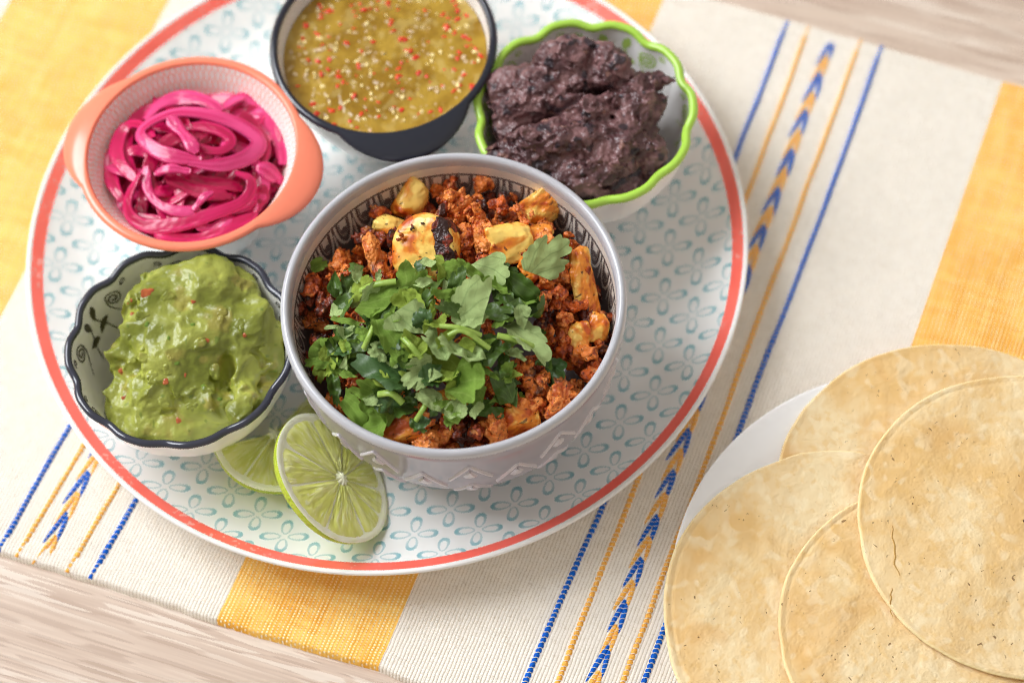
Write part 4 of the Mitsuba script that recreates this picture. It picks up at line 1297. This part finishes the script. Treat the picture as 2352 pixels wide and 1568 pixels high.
# ------------------------------------------------------------------ salsa
ZS = ZF + .0003 + .0462
rs = float(np.interp(.0462, n_in.p[::-1, 1], n_in.p[::-1, 0])) - .0002
n_, m_ = 120, 48
th = np.arange(n_) * 2 * PI / n_; rr = np.linspace(0.0005, rs, m_)
X, Y = C_NAVY[0] + rr[None, :] * np.cos(th)[:, None], C_NAVY[1] + rr[None, :] * np.sin(th)[:, None]
Z = ZS + .0014 * (meshkit.fbm(np.stack([X * 150, Y * 150, X * 0], -1), 3) - 0.5) * np.clip((rs - rr) / .004, 0.1, 1)
sk = thing('salsa', 'olive yellow salsa with red flakes and pale seeds in the navy-rimmed bowl', 'salsa')
put(sk, 'liquid', mikit.ply((np.stack([X, Y, Z], -1).reshape(-1, 3), grid_faces(n_, m_, wrap_n=True)), 'mat_salsa', smooth=True))
srng = np.random.default_rng(31)
ICO = None


def bits(n, s0, s1, flat, lift, rmax):
    import trimesh
    ico = trimesh.creation.icosphere(subdivisions=1)
    V, Fc = np.array(ico.vertices), np.array(ico.faces)
    out = []
    for _ in range(n):
        q = rmax * math.sqrt(srng.random()); a = srng.uniform(0, 2 * PI)
        s = srng.uniform(s0, s1) * np.array([1, srng.uniform(0.45, 0.8), flat])
        R = rot([0, 0, 1], srng.uniform(0, PI)) @ rot([1, 0, 0], srng.normal() * 0.3)
        v = (V * (1 + 0.25 * srng.normal(size=(len(V), 1)).clip(-1, 1) * 0.5) * s) @ R.T
        out.append((v + [C_NAVY[0] + q * math.cos(a), C_NAVY[1] + q * math.sin(a), ZS + lift], Fc))
    return join(out)


put(sk, 'chilli_flake', mikit.ply(bits(150, .0006, .0020, .45, -.0001, rs - .002), 'mat_flake', smooth=True), kind='stuff')
put(sk, 'seed', mikit.ply(bits(70, .0007, .0013, .45, .0001, rs - .002), 'mat_seed', smooth=True), kind='stuff')
put(sk, 'onion_bit', mikit.ply(bits(220, .0005, .0016, .4, -.0003, rs - .002), 'mat_minced', smooth=True), kind='stuff')

# ------------------------------------------------------------------ pickled onion
oz0 = ZF + .0003


def odome(x, y):
    q = np.hypot(x - C_ORANGE[0], y - C_ORANGE[1])
    return oz0 + .0440 + .0125 * (1 - (q / .040) ** 2)


def o_keep(p):
    """Keep a strip inside the bowl."""
    z = np.clip(p[:, 2] - oz0, .009, .2)
    lim = np.interp(z, o_in.p[::-1, 1], o_in.p[::-1, 0]) - .0022
    lim = np.where(z > o_in.p[0, 1], 1.0, lim)
    d = p[:, :2] - np.array(C_ORANGE); q = np.linalg.norm(d, axis=1)
    s = np.minimum(1, lim / np.maximum(q, 1e-6))
    return np.column_stack([np.array(C_ORANGE) + d * s[:, None], z + oz0])


orng = np.random.default_rng(14)


def onion(path, w, h, mat, up, label, group=None):
    n = len(path)
    t = np.linspace(0, 1, n)
    tap = np.clip(np.minimum(t, 1 - t) / 0.10, 0.25, 1) ** 0.5
    wv = w * tap * (1 + 0.18 * np.sin(t * 9 + orng.uniform(0, 6)))
    k = 14
    a = np.arange(k) * 2 * PI / k
    ca, sa = np.cos(a), np.sin(a)
    base = np.stack([np.sign(ca) * np.abs(ca) ** 0.5, np.sign(sa) * np.abs(sa) ** 0.6], 1)
    sec = base[None] * np.stack([wv / 2, h / 2 * tap], -1)[:, None, :]
    v, f, uv = sweep(path, sec, up=up)
    key = thing('onion_strip', label, 'onion', group)
    scene[key] = mikit.ply((v, f), mat, smooth=True, uv=uv)


# the buried rings
for i in range(84):
    r = orng.uniform(.009, .022); span = orng.uniform(2.4, 5.6); a0 = orng.uniform(0, 2 * PI)
    a = np.linspace(a0, a0 + span, 40)
    q = (.041 - r * 0.6) * math.sqrt(orng.random()); b = orng.uniform(0, 2 * PI)
    el = orng.uniform(0.55, 1.0)
    loc = np.stack([r * np.cos(a), r * el * np.sin(a), .0012 * np.sin(3 * a + i)], 1)
    R = rot([0, 0, 1], orng.uniform(0, PI)) @ rot([1, 0, 0], orng.normal() * 0.35)
    c = np.array([C_ORANGE[0] + q * math.cos(b), C_ORANGE[1] + q * math.sin(b), 0])
    c[2] = odome(c[0], c[1]) - .0030 - .022 * (1 - i / 84)
    P = loc @ R.T + c
    P[:, 2] = np.minimum(P[:, 2], odome(P[:, 0], P[:, 1]) - .0015)
    onion(o_keep(P), orng.uniform(.0038, .0064), orng.uniform(.0010, .0016), ['mat_onion', 'mat_onion_deep', 'mat_onion', 'mat_onion_pale'][i % 4], R @ np.array([0.15, 0.1, 1.0]),
    f"{('magenta', 'deep magenta', 'bright magenta', 'pale pink')[i % 4]} pickled onion curl in the coral bowl, {where(c, C_ORANGE, .034)}", 'pickled onion curls of the pile')


def zo(x, y):
    return (200 + x / 1.7418) * 0.588, (150 + y / 1.7418) * 0.588


OH = [
    ([(1020, 830), (760, 800), (620, 700), (600, 640), (700, 560), (860, 500), (1060, 510), (1260, 570), (1400, 660), (1420, 740), (1300, 830), (1120, 870), (930, 850)], .0050, .003, 'mat_onion_pale', 'large oval onion ring on top of the pile, centre of the coral bowl'),
    ([(800, 540), (900, 640), (990, 780)], .0040, .0045, 'mat_onion_pale', 'short pale strand crossing inside the top onion ring'),
    ([(860, 610), (1020, 590), (1180, 640), (1250, 720), (1150, 780), (1020, 750), (900, 700)], .0036, .0012, 'mat_onion', 'small inner ring inside the large oval onion ring'),
    ([(700, 680), (600, 570), (500, 590), (440, 720), (460, 850), (560, 950), (600, 990)], .0046, .002, 'mat_onion', 'onion loop at the left of the top ring'),
    ([(610, 920), (520, 1080), (520, 1200), (640, 1280), (860, 1265), (1080, 1200), (1290, 1140), (1370, 1040), (1360, 950), (1250, 920)], .0046, .0025, 'mat_onion', 'long onion loop across the front of the pile'),
    ([(650, 870), (640, 1000), (720, 1130), (860, 1190), (1020, 1170)], .0034, .0012, 'mat_onion_pale', 'thin onion arc inside the long front loop'),
    ([(760, 340), (860, 270), (1000, 270), (1150, 310), (1290, 360)], .0056, .0005, 'mat_onion', 'wide onion arc at the back of the pile'),
    ([(640, 560), (740, 440), (880, 390), (1040, 420), (1160, 500)], .0052, .001, 'mat_onion_pale', 'pale onion arc behind the top ring'),
    ([(1160, 480), (1280, 400), (1420, 420), (1540, 560), (1590, 720), (1570, 860)], .0056, .0005, 'mat_onion_pale', 'wide onion arc along the right wall of the coral bowl'),
    ([(500, 540), (520, 430), (600, 370), (700, 400), (720, 440)], .0044, .0, 'mat_onion', 'small onion loop at the upper left of the pile'),
    ([(1290, 520), (1390, 590), (1450, 700), (1450, 860)], .0040, .000, 'mat_onion_deep', 'dark onion strip right of the top ring'),
    ([(1390, 880), (1480, 900), (1590, 1000)], .0050, .001, 'mat_onion_pale', 'flat onion end by the right wall of the coral bowl'),
    ([(700, 1340), (880, 1360), (1050, 1350), (1230, 1270), (1420, 1210)], .0040, .002, 'mat_onion', 'onion strip against the front wall of the coral bowl'),
    ([(980, 1260), (1060, 1290), (1180, 1270), (1240, 1210)], .0034, .001, 'mat_onion_pale', 'short onion curl at the front of the pile'),
    ([(780, 940), (900, 1000), (1050, 1060), (1220, 1080)], .0046, -.002, 'mat_onion_deep', 'dark onion strand deep inside the front loop'),
    ([(900, 930), (1050, 980), (1200, 1000), (1300, 1030)], .0046, -.003, 'mat_onion_deep', 'second dark strand deep inside the front loop'),
    ([(400, 760), (390, 900), (440, 1040), (500, 1120)], .0040, .0, 'mat_onion', 'onion strip along the left wall of the coral bowl'),
    ([(700, 920), (800, 890), (950, 900)], .0030, .003, 'mat_onion_pale', 'pale sliver under the top onion ring'),
    ([(1100, 1040), (1000, 1120), (960, 1170)], .0024, .003, 'mat_onion_pale', 'small pale sliver in the front loop'),
    ([(1440, 1000), (1430, 1100), (1380, 1180)], .0046, -.001, 'mat_onion_deep', 'dark onion strip at the lower right wall of the coral bowl')]
for pts_, w_, lf, m_, lab in OH:
    P = np.array([on(odome, *zo(*q), lf) for q in pts_])
    P = resample(chaikin(P, 3), max(24, 6 * len(pts_)))
    P[:, 2] += .0007 * np.sin(np.linspace(0, 7, len(P)) + w_ * 1e4)
    c = P.mean(0)
    up = np.stack([0.45 * (P[:, 0] - c[0]) / .02, 0.45 * (P[:, 1] - c[1]) / .02 - 0.1, np.ones(len(P))], 1)
    # a closed-looking ring keeps its outer, purple skin side outwards
    area = np.sum(P[:-1, 0] * P[1:, 1] - P[1:, 0] * P[:-1, 1])
    if area < 0: P, up = P[::-1], up[::-1]
    onion(o_keep(P), w_ * 1.28, .0015, m_, up, lab)


# ------------------------------------------------------------------ lime
def lime(label, c, n, xdir, rho, depth, core, nseg, seed, a0=0.0, span=None):
    rng = np.random.default_rng(seed)
    k = thing('lime_wedge' if span else 'lime_half', label, 'lime')
    R = frame(n, xdir)
    W = lambda v: v @ R.T + c
    m = 72; th = np.arange(m) * 2 * PI / m
    if span: th = np.linspace(*span, m)
    wrap = not span
    out = lambda t: 1 + 0.015 * np.sin(2 * t + seed) + 0.008 * np.sin(5 * t)
    u = np.linspace(0, PI / 2, 22)
    rr = rho * np.cos(u) ** 1.0; zz = -depth * np.sin(u)
    v = np.stack([(rr[None] * out(th)[:, None]) * np.cos(th)[:, None], (rr[None] * out(th)[:, None]) * np.sin(th)[:, None], np.broadcast_to(zz, (m, 22))], -1).reshape(-1, 3)
    v = v * (1 + 0.010 * (meshkit.noise(v * 700 + 30, 3) - 0.5)[:, None])
    put(k, 'peel', mikit.ply((W(v), grid_faces(m, 22, wrap_n=wrap)), 'mat_lime_peel', smooth=True))
    r2 = np.array([0.0, 0.3, 0.6, 0.86, 0.93, 0.97, 1.0]); z2 = np.array([-.0006, -.0006, -.0006, -.0004, .0002, .0003, -.0001])
    v = np.stack([rho * r2[None] * out(th)[:, None] * np.cos(th)[:, None], rho * r2[None] * out(th)[:, None] * np.sin(th)[:, None], np.broadcast_to(z2, (m, 7))], -1).reshape(-1, 3)
    v[:, 2] += 0.0003 * (meshkit.noise(v * 500 + 9) - 0.5)
    put(k, 'pith', mikit.ply((W(v), grid_faces(m, 7, wrap_n=wrap)), 'mat_lime_pith', smooth=True))
    cut = np.cumsum(rng.uniform(0.8, 1.2, nseg)); cut = a0 + cut / cut[-1] * 2 * PI
    if span: cut = span[0] + np.r_[(cut - a0) / (2 * PI)] * (span[1] - span[0])
    core = np.array(core)
    for i in range(nseg):
        t0, t1 = cut[i - 1] if i else (span[0] if span else cut[-1] - 2 * PI), cut[i]
        na, nb = 17, 22
        a = np.linspace(-1, 1, na)[:, None]; b = np.linspace(0, 1, nb)[None, :]
        r0 = rho * 0.085
        tm, hw = (t0 + t1) / 2, (t1 - t0) / 2
        ang = tm + a * hw
        dcx, dcy = np.cos(ang), np.sin(ang)
        bq = core[0] * dcx + core[1] * dcy
        lim = -bq + np.sqrt(bq ** 2 - (core @ core - (0.925 * rho) ** 2))
        lim = lim * (1 - 0.05 * np.abs(a) ** 5)
        r = r0 + (lim - r0) * b
        gap = 0.00034 * (0.7 + 0.6 * b)
        eff = np.maximum(hw - gap / np.maximum(r, 1e-4), 0.15 * hw)
        ang = tm + a * eff
        x, y = core[0] + r * np.cos(ang), core[1] + r * np.sin(ang)
        z = .0010 * (1 - np.abs(a) ** 5) * (1 - np.abs(2 * b - 1) ** 9) - .0005 + 0 * x
        z += .0005 * (meshkit.noise(np.stack([a * 6 + b * 0 + 11 * i, r * 160, x * 0], -1), 2) - 0.5)
        uv = np.stack(np.broadcast_arrays(a * 0.5 + i * 1.7, r * 20), -1)
        put(k, 'segment', mikit.ply((W(np.stack([x, y, z], -1).reshape(-1, 3)), grid_faces(na, nb)), 'mat_lime_flesh', smooth=True, uv=uv.reshape(-1, 2)))
    for e in (span or ()):
        b = np.linspace(0, 1, 12)
        rr_, zz_ = rho * np.cos(u) * 0.985, -depth * np.sin(u) * 0.985
        v = np.stack([(rr_[:, None] * b) * math.cos(e), (rr_[:, None] * b) * math.sin(e), np.broadcast_to(zz_[:, None], (22, 12))], -1).reshape(-1, 3)
        put(k, 'cut_side', mikit.ply((W(v), grid_faces(22, 12)), 'mat_lime_flesh', smooth=True, uv=np.stack(np.broadcast_arrays(np.linspace(0, 2, 22)[:, None], b[None] * .5), -1).reshape(-1, 2)))
    th = np.arange(m) * 2 * PI / m
    v = np.stack([(rho * .10 * (1 + .35 * np.sin(nseg * th + .5)))[:, None] * np.array([0, .5, 1.0])[None] * np.cos(th)[:, None] + core[0],
                  (rho * .10 * (1 + .35 * np.sin(nseg * th + .5)))[:, None] * np.array([0, .5, 1.0])[None] * np.sin(th)[:, None] + core[1], np.broadcast_to([.0009, .0007, -.0004], (m, 3))], -1).reshape(-1, 3)
    put(k, 'core', mikit.ply((W(v), grid_faces(m, 3, wrap_n=True)), 'mat_lime_pith', smooth=True))


n1 = np.array([.745, .10, .66])
c1 = at(765, 1097, .0310)
lime('lime half in front of the grey bowl with its cut face showing all segments', c1, n1, np.array([.8, .45, -.5]), .0296, .0115, (.0052, -.0010), 9, 2, 0.3)
n2 = np.array([.27, .02, .96])
c2 = at(630, 994, .0215)
lime('lime wedge half hidden between the black-rimmed bowl and the front lime', c2, n2, np.array([1, 0, 0.0]), .0268, .0165, (0, 0), 6, 5, 0.9, (math.radians(198), math.radians(410)))

# ------------------------------------------------------------------ tortillas
wp = thing('white_plate', 'plain white plate under the stack of tortillas', 'plate')
CW = (.2048, -.1795)
wps = Surf([(0, .009), (.066, .009), (.076, .0098), (.097, .0150), (.0996, .0156), (.1003, .0150), (.098, .0132), (.078, .0070), (.066, .0020), (.064, .0006), (.060, .0006), (.058, .003), (0, .003)], CW, 0.0005, smooth=3)
scene[f'{wp}__dish'] = mikit.ply(wps.mesh(200), 'mat_white_plate', smooth=40)


def tortilla(label, c, R, z, tilt, seed):
    k = thing('tortilla', label, 'tortilla')
    n, m = 220, 90
    th = np.arange(n) * 2 * PI / n
    u = np.r_[np.linspace(0.01, 0.90, 46), np.linspace(0.908, 0.985, 20)]
    prof = [(q, 0.0) for q in u] + [(0.993, -.0002), (.998, -.0006), (1.0, -.0010), (.998, -.0015), (.990, -.0018), (.95, -.0019), (.5, -.0019), (.01, -.0019)]
    prof = np.array(prof); m = len(prof)
    edge = R * (1 + .015 * (meshkit.fbm(np.stack([2 * np.cos(th) + seed, 2 * np.sin(th), th * 0], -1), 3) - .5) * 2 + .004 * (meshkit.noise(np.stack([9 * np.cos(th) + seed, 9 * np.sin(th), th * 0], -1)) - .5))
    x = edge[:, None] * prof[None, :, 0] * np.cos(th)[:, None]; y = edge[:, None] * prof[None, :, 0] * np.sin(th)[:, None]
    P = np.stack([x, y, x * 0 + seed], -1)
    zz = .0030 * (meshkit.fbm(P * np.array([26, 26, 1]), 2, seed) - .5) + .0007 * (meshkit.fbm(P * np.array([130, 130, 1]), 3, seed) - .5)
    bl = np.clip((meshkit.fbm(P * np.array([90, 90, 1]) + 5 + .8 * meshkit.noise(P * np.array([60, 60, 1]))[..., None], 2, seed) - .50) / .25, 0, 1)
    top = (np.arange(m) < len(u))[None, :]
    zz = zz + top * .0005 * bl * bl * (3 - 2 * bl) + .0003 * np.clip((prof[None, :, 0] - .955) / .03, 0, 1) * top - .0003 * np.exp(-((prof[None, :, 0] - .955) / .012) ** 2) * top * np.clip(np.sin(2 * th + seed)[:, None], 0, 1)
    zz = zz + prof[None, :, 1] + tilt[0] * x + tilt[1] * y
    v = np.stack([c[0] + x, c[1] + y, z + zz], -1).reshape(-1, 3)
    uv = np.stack(np.broadcast_arrays(prof[None, :, 0], np.full((n, 1), float(seed))), -1).reshape(-1, 2)
    scene[f'{k}__disc'] = mikit.ply((v, grid_faces(n, m, wrap_n=True)), 'mat_tortilla', smooth=True, uv=uv)


tortilla('toasted corn tortilla at the back of the stack on the white plate', (.2228, -.1394), .0711, .0165, (0.0, 0.0), 1)
tortilla('corn tortilla at the left of the stack, over the edge of the white plate', (.1707, -.1851), .0700, .0190, (0.012, 0.0), 2)
tortilla('corn tortilla in the middle of the stack, mostly covered', (.2081, -.1982), .0630, .0220, (0.0, 0.0), 3)
tortilla('corn tortilla on top of the stack at the right with a crack', (.2483, -.1560), .0665, .0250, (0.0, 0.0), 4)

# the crack in the top tortilla: a dark open split, a few millimetres deep in look
tk = 'tortilla_003'
for pts_ in ([(2049, 1208), (2050, 1240), (2058, 1268), (2052, 1290), (2066, 1322)], [(2048, 1350), (2045, 1385), (2049, 1418)]):
    P = resample(chaikin(np.array([at(*q, .0252) for q in pts_]), 1), 14)
    P[:, 0] += .0003 * np.sin(np.arange(14) * 1.7)
    tr = cKDTree(meshkit.WRITTEN[scene[f'{tk}__disc']['filename']][0][:, :2])
    P[:, 2] = meshkit.WRITTEN[scene[f'{tk}__disc']['filename']][0][tr.query(P[:, :2])[1], 2] + .0001
    v, f, uv = sweep(P, ellipse_sec(1, 1, 6)[None] * np.stack([.00033 * np.sin(np.linspace(.2, PI - .2, 14)), .00025 + 0 * np.linspace(0, 1, 14)], -1)[:, None, :])
    put(tk, 'crack', mikit.ply((v, f), 'mat_crack', smooth=True))
bsdf('mat_crack', srgb(0.72, 0.56, 0.32), 0.8, 0.1)
